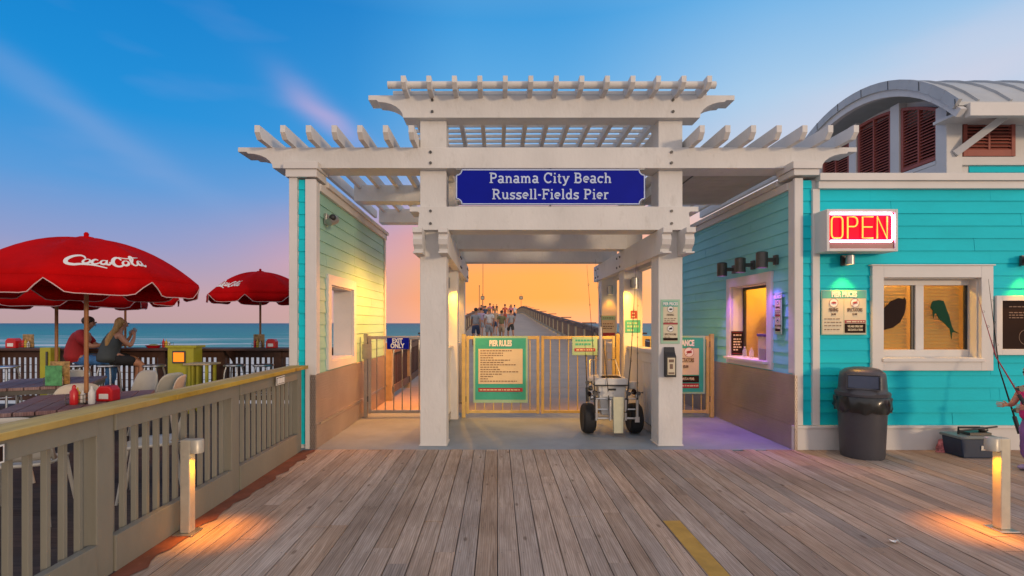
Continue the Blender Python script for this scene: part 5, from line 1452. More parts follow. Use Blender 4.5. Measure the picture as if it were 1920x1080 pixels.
spots = [(-3.10, 4.62, -62, 'cream chair tucked under the right side of the nearest table, beside the fence'),
         (-3.66, 3.98, -8 + 180 + 28, 'cream chair in front of the nearest table, seen through the fence at far left'),
         (-4.72, 4.72, 78, 'cream chair at the left end of the nearest table, cut by the photo edge'),
         (-4.62, 5.62, 35, 'cream chair between the two plank tables'),
         (-5.20, 7.25, -20, 'cream chair behind the second plank table'),
         (-6.15, 7.35, 35, 'cream chair at the far left behind the second plank table'),
         (-4.75, 7.15, -100, 'cream chair turned sideways near the tall stools'),
         (-4.45, 6.75, -75, 'cream chair turned sideways just behind the fence cap')]
for i, (x, y, a, lb) in enumerate(spots):
    c_ = ch0 if i == 0 else copy_tree(ch0)
    c_.location = (x, y, 0); c_.rotation_euler = (0, 0, R(a)); c_['label'] = lb
def stool():
    t = thing('bar_stool', 'x', 'stool', (0, 0, 0), 'round metal bar stools at the counter')
    MB().lathe([(.02, .775), (.14, .775), (.175, .765), (.18, .75), (.17, .735), (.10, .73)], n=24).build('seat', alu, t, smooth=True)
    for k in range(4):
        a = math.pi / 4 + k * math.pi / 2
        MB().tube([(.13 * math.cos(a), .13 * math.sin(a), .735), (.16 * math.cos(a), .16 * math.sin(a), .62), (.20 * math.cos(a), .20 * math.sin(a), -.03)], .014, 8).build('leg', alu, t, smooth=True)
    m = MB().tube([(.185 * math.cos(i * math.pi / 10), .185 * math.sin(i * math.pi / 10), .25) for i in range(21)], .009, 6); m.build('foot_ring', alu, t, smooth=True)
    return t
st0 = stool()
for i, (px, y, lb) in enumerate([(204, 9.0, 'metal bar stool under the woman in the charcoal top'), (148, 9.0, 'metal bar stool under the man in the red shirt'), (289, 9.0, 'metal bar stool right of the seated woman, under her foot'),
                                 (439, 9.1, 'empty metal bar stool right of the lime trash cabinet'), (494, 9.1, 'empty metal bar stool nearest the teal wing wall'), (12, 8.7, 'metal bar stool at the far left edge of the photo')]):
    s_ = st0 if i == 0 else copy_tree(st0)
    s_.location = ((px - 933) / 960 * y, y, 0); s_['label'] = lb

# lime cabinets
t = thing('trash_cabinet', 'lime green wooden cabinet with a glowing amber panel at the counter', 'cabinet', (-5.52, 9.1, 0))
MB().box(-5.75, -5.30, 8.92, 9.19, -.03, 1.07).build('body', lime, t, bevel=.006)
MB().box(-5.77, -5.24, 8.90, 9.19, 1.072, 1.11).build('top', lime, t, bevel=.005)
MB().box(-5.66, -5.43, 8.905, 8.919, .80, 1.02).build('panel_frame', darkmetal, t, bevel=.003)
MB().box(-5.635, -5.455, 8.895, 8.904, .83, .99).build('amber_panel', amber, t)
MB().box(-5.70, -5.35, 8.908, 8.919, .05, .72).build('door', lime, t, bevel=.003)
t = thing('lime_post_box', 'narrow lime green box at the counter, left of the man in the red shirt', 'cabinet', (-8.0, 9.1, 0))
MB().box(-8.05, -7.86, 9.0, 9.2, -.03, 1.07).build('body', lime, t, bevel=.006)
MB().box(-7.93, -7.90, 8.98, 8.998, .3, 1.0).build('handle_slot', darkmetal, t)
t = thing('serving_stand', 'small lime-legged stand beside the lime cabinet', 'stand', (-5.05, 8.8, 0))
MB().box(-5.30, -4.85, 8.62, 8.98, .79, .82).build('top', pierpost, t, bevel=.004)
for a, b_ in ((-5.22, 8.68), (-4.93, 8.68), (-5.22, 8.92), (-4.93, 8.92)): MB().box(a - .02, a + .02, b_ - .02, b_ + .02, -.03, .788).build('leg', lime, t)

# things on tables and counter
def dispenser(x, y, z, label, s_=.12):
    t = thing('napkin_dispenser', label, 'napkin dispenser', (x, y, z), 'red napkin dispensers')
    MB().prism([(-s_ * .8 + x, z), (s_ * .8 + x, z), (s_ * .8 + x, z + s_ * 1.1), (s_ * .5 + x, z + s_ * 1.5), (-s_ * .5 + x, z + s_ * 1.5), (-s_ * .8 + x, z + s_ * 1.1)], y - s_ * .6, y + s_ * .6, 'xz').build('case', redplastic, t, bevel=.012)
    MB().box(x - s_ * .45, x + s_ * .45, y - s_ * .62, y - s_ * .6, z + s_ * .25, z + s_ * .75).build('napkin_slot', signwhite, t)
    return t
dispenser((203 - 933) / 960 * 4.95, 4.95, .751, 'red napkin dispenser on the nearest table, right of the umbrella pole', .098)
dispenser((26 - 933) / 960 * 9.4, 9.4, 1.046, 'red napkin dispenser at the far left of the counter', .12)
dispenser((510 - 933) / 960 * 9.4, 9.4, 1.046, 'red napkin dispenser on the counter beside the small umbrella', .11)
def caddy(x, y, z, label, art=True, s_=1.0, tall=False):
    t = thing('condiment_caddy', label, 'caddy', (x, y, z), 'condiment caddies')
    m = MB().box(x - .085 * s_, x + .085 * s_, y - .06 * s_, y + .06 * s_, z, z + .012)
    for a, b_ in ((-1, -1), (1, -1), (1, 1), (-1, 1)): m.tube([(x + a * .085 * s_, y + b_ * .06 * s_, z), (x + a * .085 * s_, y + b_ * .06 * s_, z + .09 * s_)], .003, 6)
    for h in (.05, .09): m.tube([(x + a * .085 * s_, y + b_ * .06 * s_, z + h * s_) for a, b_ in ((-1, -1), (1, -1), (1, 1), (-1, 1), (-1, -1))], .003, 6)
    m.build('wire_rack', darkmetal, t)
    for dx, mat, h in ((-.05, redplastic, .17), (0, MATS.get('mustard') or mk('mustard', (.6, .42, .03), .4), .16), (.05, whiteplastic, .13)):
        MB().lathe([(.022 * s_, z + .013), (.024 * s_, z + .02), (.024 * s_, z + h * s_ * .7), (.008 * s_, z + h * s_ * .82), (.005 * s_, z + h * s_)], (x + dx * s_, y - .02 * s_, 0), n=12).build('squeeze_bottle', mat, t, smooth=True)
    if art:
        mm = MATS.get('menu_print') or mk('menu_print', (.42, .26, .10), .5, var=.7, scale=16)
        MB().box(x - .10 * s_, x + .10 * s_, y + .03 * s_, y + .04 * s_, z + .013, z + .25 * s_).build('menu_card', mm, t)
    return t
caddy((50 - 933) / 960 * 9.4, 9.4, 1.046, 'condiment caddy with menu card at the left end of the counter')
caddy((485 - 933) / 960 * 9.4, 9.38, 1.046, 'condiment caddy with a wide menu card below the small umbrella')
caddy((313 - 933) / 960 * 9.4, 9.4, 1.046, 'condiment caddy on the counter right of the seated woman', art=False)
caddy((160 - 933) / 960 * 4.85, 4.78, .751, 'condiment caddy at the foot of the large umbrella pole on the nearest table', art=False, s_=.95)
t = caddy((107 - 933) / 960 * 6.15, 6.15, .751, 'colourful menu and condiment caddy on the second plank table', s_=1.15)
MB().box(-5.33, -5.14, 6.03, 6.045, .765, 1.0).build('green_menu', mk('green_menu_print', (.10, .36, .14), .5, var=.5, scale=12), t)
kx = (142 - 933) / 960 * 4.75
bottle(kx + .01, 4.72, .751, .034, .18, redplastic, 'red ketchup bottle on the nearest table, left of the pole', group='table sauce bottles', name='ketchup_bottle')
bottle((172 - 933) / 960 * 4.75, 4.75, .751, .028, .17, whiteplastic, 'white sauce bottle on the nearest table, right of the pole', group='table sauce bottles', name='sauce_bottle')
t = thing('food_basket', 'red lined food basket on the counter right of the woman', 'basket', ((288 - 933) / 960 * 9.4, 9.4, 1.046))
x = (288 - 933) / 960 * 9.4
MB().lathe([(.08, 1.047), (.115, 1.09), (.12, 1.095), (.11, 1.09), (.07, 1.055)], (x, 9.4, 0), n=18, sx=1.2).build('basket', redplastic, t, smooth=True)
MB().ball((x, 9.4, 1.085), .10, .07, .035, 12, 6).build('liner_and_food', mk('green_garnish', (.25, .3, .12), .7, var=.5, scale=30), t, smooth=True)

# ------------------------------------------------------------------ people
def skinmesh(name, chains, mat, parent, M, sub=2, extra=None):
    """chains: list of (list of (point, radius)); equal points are merged so that chains join"""
    vs = []; rs = []; es = []; idx = {}
    for ch in chains:
        prev = None
        for p, r in ch:
            key = tuple(round(c, 4) for c in p)
            if key not in idx:
                idx[key] = len(vs); vs.append(M @ Vector(p) - WL[parent.name]); rs.append(r if isinstance(r, tuple) else (r, r))
            i = idx[key]
            if prev is not None and prev != i: es.append((prev, i))
            prev = i
    me = bpy.data.meshes.new(name); me.from_pydata([tuple(v) for v in vs], es, []); me.update()
    o = bpy.data.objects.new(name, me); C.objects.link(o); o.parent = parent; WL[o.name] = WL[parent.name].copy()
    me.materials.append(mat)
    sm = o.modifiers.new('skin', 'SKIN'); sm.use_smooth_shade = True; sm.branch_smoothing = .4
    sv = me.skin_vertices[0].data
    for i, r in enumerate(rs): sv[i].radius = r; sv[i].use_root = (i == 0)
    if sub: s_ = o.modifiers.new('sub', 'SUBSURF'); s_.levels = sub; s_.render_levels = sub
    if name in FOLD:
        dm = o.modifiers.new('folds', 'DISPLACE'); dm.texture = FOLDTEX; dm.texture_coords = 'GLOBAL'; dm.strength = .035; dm.mid_level = .5
    return o
FOLD = ('shirt', 'top', 'jeans', 'shorts', 'trousers', 'hair')
FOLDTEX = bpy.data.textures.new('folds', 'CLOUDS'); FOLDTEX.noise_scale = .07
def hand(wrist, dirv, side, s_=1.0, curl=.3):
    """palm + five separate fingers as chains starting at the wrist; dirv: pointing direction; side: unit vector across the palm towards the thumb"""
    w = Vector(wrist); d = Vector(dirv).normalized(); sd = Vector(side).normalized(); dn = d.cross(sd).normalized()
    palm = w + d * .055 * s_
    ch = [[(tuple(w), .024 * s_), (tuple(palm), (.026 * s_, .022 * s_))]]
    for k, (off, ln) in enumerate(((.030, .068), (.010, .078), (-.010, .072), (-.030, .056))):
        b_ = palm + d * .034 * s_ + sd * off * s_
        m1 = b_ + d * ln * .5 * s_ + dn * curl * .02 * s_; m2 = b_ + d * ln * .85 * s_ + dn * curl * .055 * s_
        ch.append([(tuple(palm), (.026 * s_, .022 * s_)), (tuple(b_), .0085 * s_), (tuple(m1), .0078 * s_), (tuple(m2), .0062 * s_)])
    tb = w + d * .03 * s_ + sd * .032 * s_
    ch.append([(tuple(w), .024 * s_), (tuple(tb), .0105 * s_), (tuple(tb + d * .035 * s_ + sd * .018 * s_), .0085 * s_), (tuple(tb + d * .06 * s_ + sd * .02 * s_), .0065 * s_)])
    return ch
def face(parent, M, hc, mats, s_=1.0, fwd=(1, 0, 0)):
    f = Vector(fwd).normalized(); up = Vector((0, 0, 1)); r_ = f.cross(up).normalized(); hc = Vector(hc)
    m = MB(M)
    for k in (-1, 1):
        m.ball(tuple(hc + f * .088 * s_ + r_ * .033 * k * s_ + up * .005 * s_), .012 * s_, .012 * s_, .012 * s_, 8, 6)
    m.build('eyes', MATS['eye_dark'], parent, smooth=True)
    m = MB(M).ball(tuple(hc + f * .083 * s_ - up * .055 * s_), .014 * s_, .024 * s_, .007 * s_, 8, 6); m.build('mouth', MATS['lip'], parent, smooth=True)
    m = MB(M)
    for k in (-1, 1): m.ball(tuple(hc + r_ * .082 * k * s_ - up * .01 * s_ - f * .01), .016 * s_, .012 * s_, .028 * s_, 8, 6)
    m.build('ears', skin, parent, smooth=True)
mk('eye_dark', (.02, .015, .01), .3); mk('lip', (.36, .10, .08), .5)

def seated_man():
    x, y = (147 - 933) / 960 * 9.02, 9.02
    t = thing('person', 'seated man in a red shirt and blue jeans, holding a menu at the counter', 'person', (x, y, 0))
    M = Matrix.Translation((x, y, 0)) @ Matrix.Rotation(R(28), 4, 'Z')
    hip = (0, 0, .87)
    L = [[(hip, .13), ((.0, 0, 1.0), .135), ((.03, 0, 1.18), .14), ((.07, 0, 1.30), .12), ((.105, 0, 1.375), .058), ((.135, 0, 1.425), .062), ((.155, 0, 1.475), (.085, .078)), ((.16, 0, 1.535), (.088, .078)), ((.15, 0, 1.585), .055)],
         [((.155, 0, 1.475), (.085, .078)), ((.25, 0, 1.49), .012)]]
    for s_ in (-1, 1):
        L.append([((.07, 0, 1.30), .12), ((.06, .16 * s_, 1.30), .07), ((.09, .21 * s_, 1.22), .055), ((.22, .24 * s_, 1.09), .044), ((.44, .13 * s_, 1.13), .028), ((.47, .12 * s_, 1.14), .024)])
        L.append([(hip, .13), ((.06, .10 * s_, .85), .098), ((.25, .13 * s_, .85), .09), ((.46, .15 * s_, .83), .066), ((.47, .15 * s_, .6), .056), ((.43, .15 * s_, .36), .04), ((.45, .15 * s_, .30), .04), ((.56, .15 * s_, .27), .03)])
        L += hand((.47, .12 * s_, 1.14), (1, -.2 * s_, .3), (0, 0, 1), 1.0, .5)
    skinmesh('body', L, skin, t, M)
    sh = [[((-.03, 0, .80), .17), ((-.03, 0, .90), .185), ((-.03, 0, 1.0), .185), ((.0, 0, 1.17), .185), ((.05, 0, 1.30), .15), ((.085, 0, 1.36), .08)]]
    for s_ in (-1, 1): sh.append([((.05, 0, 1.30), .15), ((.055, .17 * s_, 1.295), .105), ((.085, .215 * s_, 1.22), .085), ((.19, .237 * s_, 1.115), .07)])
    skinmesh('shirt', sh, shirtred, t, M)
    jn = [[((-.02, 0, .90), .14), (hip, .145)]]
    for s_ in (-1, 1): jn.append([(hip, .145), ((.06, .10 * s_, .855), .112), ((.25, .13 * s_, .853), .102), ((.465, .15 * s_, .83), .078), ((.475, .15 * s_, .6), .068), ((.435, .15 * s_, .38), .058)])
    skinmesh('jeans', jn, denim, t, M)
    for s_ in (-1, 1): MB(M).ball((.51, .15 * s_, .275), .13, .05, .045, 12, 8).build('shoe', blackp, t, smooth=True)
    MB(M).ball((.135, 0, 1.545), .098, .088, .082, 16, 10).build('hair', hairdark, t, smooth=True)
    face(t, M, (.158, 0, 1.51), None)
    t2 = thing('menu_card', 'open menu held up by the man in the red shirt', 'menu', tuple(M @ Vector((.58, 0, 1.16))))
    m = MB(M @ Matrix.Translation((.585, 0, 1.18)) @ Matrix.Rotation(R(-20), 4, 'Y')); m.box(-.004, .004, -.15, .15, -.10, .12); m.build('card', MATS['menu_print'], t2)
    m = MB(M @ Matrix.Translation((.585, 0, 1.18)) @ Matrix.Rotation(R(-20), 4, 'Y')); m.box(-.007, -.0045, -.13, .13, .02, .10); m.build('printed_picture', signwhite, t2)
def seated_woman():
    x, y = (207 - 933) / 960 * 9.0, 9.0
    t = thing('person', 'seated woman in a charcoal top and black shorts with a long blonde ponytail', 'person', (x, y, 0))
    M = Matrix.Translation((x, y, 0)) @ Matrix.Rotation(R(55), 4, 'Z')
    hip = (0, 0, .87)
    L = [[(hip, .14), ((.0, 0, 1.0), .115), ((.05, 0, 1.17), .12), ((.11, 0, 1.29), .10), ((.145, 0, 1.365), .048), ((.17, 0, 1.415), .055), ((.185, 0, 1.46), (.08, .073)), ((.19, 0, 1.52), (.083, .073)), ((.18, 0, 1.57), .05)],
         [((.185, 0, 1.46), (.08, .073)), ((.275, 0, 1.47), .011)]]
    for s_ in (-1, 1):
        L.append([((.11, 0, 1.29), .10), ((.10, .14 * s_, 1.285), .058), ((.13, .175 * s_, 1.2), .046), ((.24, .19 * s_, 1.09), .042), ((.33, .09 * s_, 1.24), .029), ((.34, .08 * s_, 1.275), .025)])
        L += hand((.34, .08 * s_, 1.275), (.1, -.4 * s_, .9), (-1, 0, .3), .9, .9)
    L.append([(hip, .14), ((.06, .10, .86), .10), ((.25, .12, .86), .085), ((.45, .12, .84), .06), ((.47, .12, .62), .052), ((.42, .12, .40), .034), ((.43, .12, .34), .034), ((.53, .12, .30), .026)])
    L.append([(hip, .14), ((.06, -.10, .86), .10), ((.24, -.13, .83), .085), ((.43, -.16, .76), .06), ((.42, -.17, .55), .05), ((.34, -.16, .36), .034), ((.35, -.16, .31), .034), ((.46, -.16, .27), .026)])
    skinmesh('body', L, skin, t, M)
    sh = [[((-.03, 0, .80), .19), ((-.03, 0, .90), .19), ((-.02, 0, 1.0), .165), ((.03, 0, 1.17), .16), ((.09, 0, 1.28), .13), ((.13, 0, 1.34), .07)]]
    for s_ in (-1, 1): sh.append([((.10, 0, 1.28), .112), ((.095, .14 * s_, 1.28), .068)])
    skinmesh('top', sh, topgrey, t, M)
    jn = [[((-.01, 0, .93), .145), (hip, .16)], [(hip, .16), ((.06, .10, .862), .115), ((.25, .12, .86), .10), ((.36, .12, .85), .085)], [(hip, .16), ((.06, -.10, .86), .115), ((.24, -.13, .832), .10), ((.34, -.145, .795), .085)]]
    skinmesh('shorts', jn, shortsblack, t, M)
    for p in ((.48, .12, .305), (.41, -.16, .275)): MB(M).ball(p, .12, .043, .04, 12, 8).build('shoe', blackp, t, smooth=True)
    h = skinmesh('hair', [[((.20, 0, 1.55), .07), ((.165, 0, 1.54), (.10, .095)), ((.13, 0, 1.49), .082), ((.085, -.02, 1.42), .05), ((.03, -.04, 1.34), .055), ((-.03, -.06, 1.24), .062), ((-.07, -.08, 1.14), .05), ((-.09, -.08, 1.06), .02)]], hairblond, t, M)
    face(t, M, (.188, 0, 1.495), None, .92)
seated_man(); seated_woman()

def walker(x, y, heading, label, top, bottom, hairm, h=1.72, ph=.5, skirt=False, toward=False):
    z = pz(y); k = h / 1.72
    t = thing('person', label, 'person', (x, y, z), 'people walking on the pier')
    M = Matrix.Translation((x, y, z)) @ Matrix.Rotation(heading, 4, 'Z') @ Matrix.Scale(k, 4)
    a = .22 * math.cos(ph); hip = (0, 0, .93)
    L = [[(hip, .125), ((0, 0, 1.08), .115), ((.01, 0, 1.25), .125), ((.01, 0, 1.38), .11), ((.02, 0, 1.46), .05), ((.03, 0, 1.52), .055), ((.035, 0, 1.575), (.082, .072)), ((.035, 0, 1.64), (.085, .074)), ((.03, 0, 1.69), .05)]]
    for s_ in (-1, 1):
        L.append([((.01, 0, 1.38), .11), ((.0, .16 * s_, 1.38), .06), ((-.02 - a * .4 * s_, .2 * s_, 1.22), .046), ((-a * .8 * s_ + .02, .22 * s_, 1.08), .038), ((.07 - a * 1.1 * s_, .2 * s_, .88), .026), ((.09 - a * 1.2 * s_, .19 * s_, .78), .022)])
        L.append([(hip, .125), ((0, .09 * s_, .86), .09), ((a * .5 * s_ + .02, .1 * s_, .68), .078), ((a * s_ + .04, .1 * s_, .5), .056), ((a * 1.2 * s_, .1 * s_, .3), .05), ((a * 1.4 * s_ - .03, .1 * s_, .09), .034), ((a * 1.4 * s_ + .1, .1 * s_, .04), .028)])
    skinmesh('body', L, skin, t, M, sub=1)
    sh = [[((0, 0, .96), .15), ((0, 0, 1.08), .14), ((.005, 0, 1.25), .145), ((.005, 0, 1.38), .125), ((.01, 0, 1.42), .07)]]
    for s_ in (-1, 1): sh.append([((.005, 0, 1.38), .125), ((0, .16 * s_, 1.38), .08), ((-.02 - a * .4 * s_, .205 * s_, 1.22), .064)])
    skinmesh('shirt', sh, top, t, M, sub=1)
    jn = [[((0, 0, 1.0), .14), (hip, .145)]]
    for s_ in (-1, 1): jn.append([(hip, .145), ((0, .09 * s_, .86), .108), ((a * .5 * s_ + .02, .1 * s_, .68), .10), ((a * .9 * s_ + .04, .1 * s_, .54), .088)])
    skinmesh('shorts', jn, bottom, t, M, sub=1)
    MB(M).ball((.015, 0, 1.655), .098, .088, .085, 12, 8).build('hair', hairm, t, smooth=True)
    return t
cot = {}
for nm, c_ in (('grey', (.28, .29, .31)), ('white', (.6, .58, .56)), ('navy', (.03, .05, .11)), ('pink', (.55, .16, .22)), ('coral', (.55, .11, .06)), ('tan', (.36, .26, .17)), ('lilac', (.34, .27, .42)), ('black', (.03, .03, .03)), ('olive', (.16, .15, .07))):
    cot[nm] = mk('%s_cotton' % nm if nm + '_cotton' not in MATS else nm + '_jersey', c_, .8, var=.15, scale=6)
UP, DN = R(90), R(-90)
ppl = [(-1.35, 23.5, UP, 'grey', 'navy', 'walker in a grey shirt, nearest on the left of the pier walkway', hairdark),
       (-.75, 24.6, UP, 'white', 'grey', 'walker in a white shirt beside the nearest grey-shirted walker', hairblond),
       (-.15, 25.6, UP, 'olive', 'tan', 'walker in an olive shirt, right of the white-shirted walker', hairdark),
       (.35, 27.2, UP, 'grey', 'black', 'walker in a grey shirt and black shorts at the right of the near group', hairdark),
       (-1.3, 29.5, UP, 'lilac', 'grey', 'walker in a lilac shirt behind the near group on the left', hairdark),
       (-.5, 31.0, UP, 'tan', 'navy', 'walker in a tan shirt in the middle of the crowd on the pier', hairblond),
       (.5, 45.0, UP, 'coral', 'coral', 'walker in a coral shirt and coral shorts, centre of the pier', hairdark),
       (1.0, 44.0, UP, 'pink', 'coral', 'walker in a pink shirt right beside the one in coral', hairblond),
       (1.50, 50.0, UP, 'white', 'navy', 'walker in a white shirt apart on the right side of the pier', hairdark),
       (-1.2, 44.0, UP, 'navy', 'lilac', 'walker in a navy shirt near the left pier railing', hairdark),
       (-1.75, 50.0, UP, 'coral', 'black', 'walker in a coral shirt close against the left pier railing', hairdark),
       (-.85, 47.0, UP, 'pink', 'grey', 'walker in a pink shirt left of centre on the pier', hairdark),
       (-.75, 88.0, UP, 'black', 'black', 'tiny far walker in black, left of the pair at the pier crest', hairdark),
       (-.15, 90.0, UP, 'black', 'olive', 'tiny far walker in a black shirt at the pier crest', hairdark),
       (2.2, 86.0, DN, 'navy', 'black', 'tiny far walker in navy at the right of the pier crest', hairdark)]
for i, (x, y, hd, a, b_, lb, hm) in enumerate(ppl):
    walker(x + (.35 if y < 40 else .15 if y < 60 else 0), y, hd + random.uniform(-.3, .3), lb, cot[a], cot[b_], hm, h=random.uniform(1.6, 1.82), ph=random.uniform(0, 6.2))

# child at the right edge
def child():
    x, y = 5.44, 5.18; k = 1.12 / 1.72
    t = thing('person', 'child in a bright pink top and lilac trousers at the right edge', 'person', (x, y, 0))
    M = Matrix.Translation((x, y, 0)) @ Matrix.Rotation(R(188), 4, 'Z')
    hip = (0, 0, .56); hd = .98
    L = [[(hip, .10), ((0, 0, .66), .095), ((.01, 0, .76), .095), ((.01, 0, .835), .07), ((.015, 0, .885), .036), ((.02, 0, .92), .045), ((.025, 0, .96), (.073, .067)), ((.025, 0, 1.02), (.08, .072)), ((.02, 0, 1.07), .05)],
         [((.025, 0, .96), (.073, .067)), ((.105, 0, .975), .009)]]
    for s_ in (-1, 1):
        w = (.20, .10 * s_, .66)
        L.append([((.01, 0, .835), .07), ((0, .11 * s_, .83), .04), ((.03, .14 * s_, .73), .032), ((.08, .145 * s_, .66), .028), (w, .019)])
        L += hand(w, (1, -.15 * s_, .1), (0, 0, 1), .72, .9)
        L.append([(hip, .085), ((0, .055 * s_, .52), .06), ((.02, .06 * s_, .42), .052), ((.02, .065 * s_, .30), .04), ((0, .065 * s_, .18), .034), ((-.01, .065 * s_, .06), .025), ((.06, .065 * s_, .03), .022)])
    skinmesh('body', L, skin, t, M)
    sh = [[((0, 0, .50), .13), ((0, 0, .58), .125), ((0, 0, .66), .12), ((.01, 0, .76), .115), ((.01, 0, .83), .09), ((.012, 0, .86), .05)]]
    for s_ in (-1, 1): sh.append([((.01, 0, .83), .083), ((0, .11 * s_, .83), .055), ((.02, .135 * s_, .76), .046)])
    skinmesh('top', sh, mk('magenta_cotton', (.62, .02, .18), .75, var=.15, scale=9), t, M)
    jn = [[((0, 0, .58), .095), (hip, .10)]]
    for s_ in (-1, 1): jn.append([(hip, .10), ((0, .055 * s_, .52), .075), ((.02, .06 * s_, .42), .068), ((.02, .065 * s_, .30), .058), ((0, .065 * s_, .18), .052), ((-.01, .065 * s_, .09), .048)])
    skinmesh('trousers', jn, mk('lilac_cotton_dark', (.27, .13, .36), .8, var=.2, scale=9), t, M)
    for s_ in (-1, 1): MB(M).ball((.035, .065 * s_, .03), .085, .035, .03, 12, 8).build('shoe', cot['lilac'], t, smooth=True)
    skinmesh('hair', [[((.055, 0, 1.075), .05), ((.012, 0, 1.05), (.098, .092)), ((-.03, 0, .98), .078), ((-.05, 0, .90), .05), ((-.055, 0, .82), .03)]], hairblond, t, M)
    face(t, M, (.025, 0, 1.0), None, .86)
child()

# ------------------------------------------------------------------ fishing gear
def rod(label, pts, r0, mat=None, reel_at=.12, rm=None, group='fishing rods'):
    a = Vector(pts[0]); t = thing('fishing_rod', label, 'fishing rod', tuple(a), group)
    P_ = [Vector(p) for p in pts]
    full = []
    for i in range(len(P_) - 1):
        for k in range(4): full.append(P_[i].lerp(P_[i + 1], k / 4))
    full.append(P_[-1])
    n = len(full)
    MB().tube(full, [max(.0016, r0 * (1 - .85 * i / (n - 1))) for i in range(n)], 6).build('blank', mat or blackp, t, smooth=True)
    d = (P_[1] - P_[0]).normalized(); L = (P_[1] - P_[0]).length
    hl = .42
    MB().tube([P_[0], P_[0] + d * hl * .45], r0 * 1.9, 8).build('grip', blackp, t, smooth=True)
    c = P_[0] + d * hl * .62
    side = Vector((1, 0, 0)) if abs(d.x) < .7 else Vector((0, 0, 1))
    m = MB().tube([c + Vector((0, -.03, 0)), c + Vector((0, -.07, 0))], [.024, .028], 12); m.tube([c + Vector((.0, -.05, 0)), c + Vector((.05, -.05, .01))], .006, 6); m.tube([c, c + Vector((0, -.04, 0))], .008, 6); m.ball(tuple(c + Vector((.055, -.05, .01))), .012, .012, .012, 8, 6)
    m.build('reel', rm or darkmetal, t, smooth=True)
    g = MB()
    for q in (.35, .5, .64, .76, .87, .96):
        i = int(q * (n - 1)); p = full[i]; g.tube([p + Vector((.012 * math.cos(a_), -.014, .012 * math.sin(a_))) for a_ in [k * math.pi / 3 for k in range(7)]], .0016, 5)
    g.build('guides', darkmetal, t)
    return t
# cart: photo 1090-1205 x 600-818, wheels on the floor at Y 6.85
cy = 6.98; sc = 960 / cy
def CXp(px): return (px - 933) / sc
def CZp(py): return 1.5 + (606 - py) / sc
ct = thing('fishing_cart', 'fishing cart with fat black wheels, white cooler and rod holders before the gates', 'cart', (CXp(1147), cy, 0))
for px in (1103, 1190):
    x = CXp(px); M = Matrix.Translation((x, cy + .02, .205)) @ Matrix.Rotation(R(90), 4, 'Y')
    w = MB(M).lathe([(.10, -.075), (.17, -.085), (.198, -.06), (.205, 0), (.198, .06), (.17, .085), (.10, .075)], n=32).build('wheel', rubber, ct, smooth=True)
    MB(M).lathe([(.02, -.07), (.098, -.066), (.098, .066), (.02, .07)], n=20).build('rim', whiteplastic, w, smooth=True)
MB().tube([(CXp(1103), cy + .02, .205), (CXp(1190), cy + .02, .205)], .013, 8).build('axle', alu, ct)
f = MB(); xl, xr = CXp(1117), CXp(1180)
f.tube([(xl - .03, cy - .20, .24), (xr + .05, cy - .20, .24), (xr + .05, cy + .35, .24), (xl - .03, cy + .35, .24), (xl - .03, cy - .20, .24)], .014, 8)
for x in (xl - .03, xr + .05): f.tube([(x, cy - .2, .24), (x, cy - .2, .50), (x, cy + .35, .55), (x, cy + .35, .24)], .012, 8)
for z in (.50, .36): f.tube([(xl - .03, cy - .2, z), (xr + .05, cy - .2, z)], .010, 8)
f.tube([(xl - .02, cy + .35, .5), (xl + .05, cy + .75, .95), (xr - .02, cy + .75, .95), (xr + .04, cy + .35, .5)], .013, 8)
f.build('frame', alu, ct, smooth=True)
c0, c1 = CXp(1118), CXp(1170)
ck = MB().prism([(c0 + .05, .27), (c1 - .05, .27), (c1, .66), (c0, .66)], cy - .12, cy + .32, 'xz').build('cooler', whiteplastic, ct, bevel=.012)
MB().box(c0 - .05, c1 + .03, cy - .16, cy + .34, .663, .675).build('lid_seal', blackp, ck)
lidM = Matrix.Translation((0, cy, .72)) @ Matrix.Rotation(R(-5), 4, 'Y') @ Matrix.Rotation(R(8), 4, 'X') @ Matrix.Translation((0, 0, .0))
m = MB().prism([(c0 - .055, .677), (c1 + .035, .677), (c1 + .03, .73), (c1 - .0, .765), (c0 - .0, .765), (c0 - .05, .73)], cy - .17, cy + .33, 'xz'); lid = m.build('cooler_lid', whiteplastic, ck, bevel=.012)
MB().box(c0 + .06, c1 - .06, cy - .1, cy + .14, .766, .775).build('lid_recess', signdark, lid, bevel=.003)
MB().box((c0 + c1) / 2 - .05, (c0 + c1) / 2 + .05, cy - .135, cy - .121, .60, .625).build('latch', blackp, ck, bevel=.003)
bp_ = MB(); b0, b1 = CXp(1143), CXp(1160)
bp_.prism([(b0, .055), (b1, .055), (b1 + .008, .53), (b0 - .008, .53)], cy - .26, cy - .225, 'xz'); bp_.build('bait_board', mk('cream_board', (.62, .60, .42), .5, var=.1, scale=8), ct, bevel=.004)
for px in (1112, 1137, 1165, 1186):
    x = CXp(px)
    MB().tube([(x, cy - .235, .22), (x, cy - .235, .49)], .019, 12).build('rod_holder', alu, ct, smooth=True)
MB().box(CXp(1181), CXp(1189), cy - .27, cy - .256, .2, .27).build('tag_plate', alu, ct)
MB().tube([(CXp(1127), cy + .03, .766), (CXp(1127), cy + .03, 1.45)], .022, 10).build('umbrella_tube', whiteplastic, ct, smooth=True)
for k, (dx, dz, mm) in enumerate(((-.06, .55, signdark), (-.02, .50, alu), (.03, .56, blackp), (-.03, .62, darkmetal), (.04, .47, alu))):
    MB().ball((CXp(1110) + dx, cy - .1 + .02 * k, dz), .035, .04, .035, 10, 8).build('hanging_gear', mm, ct, smooth=True)
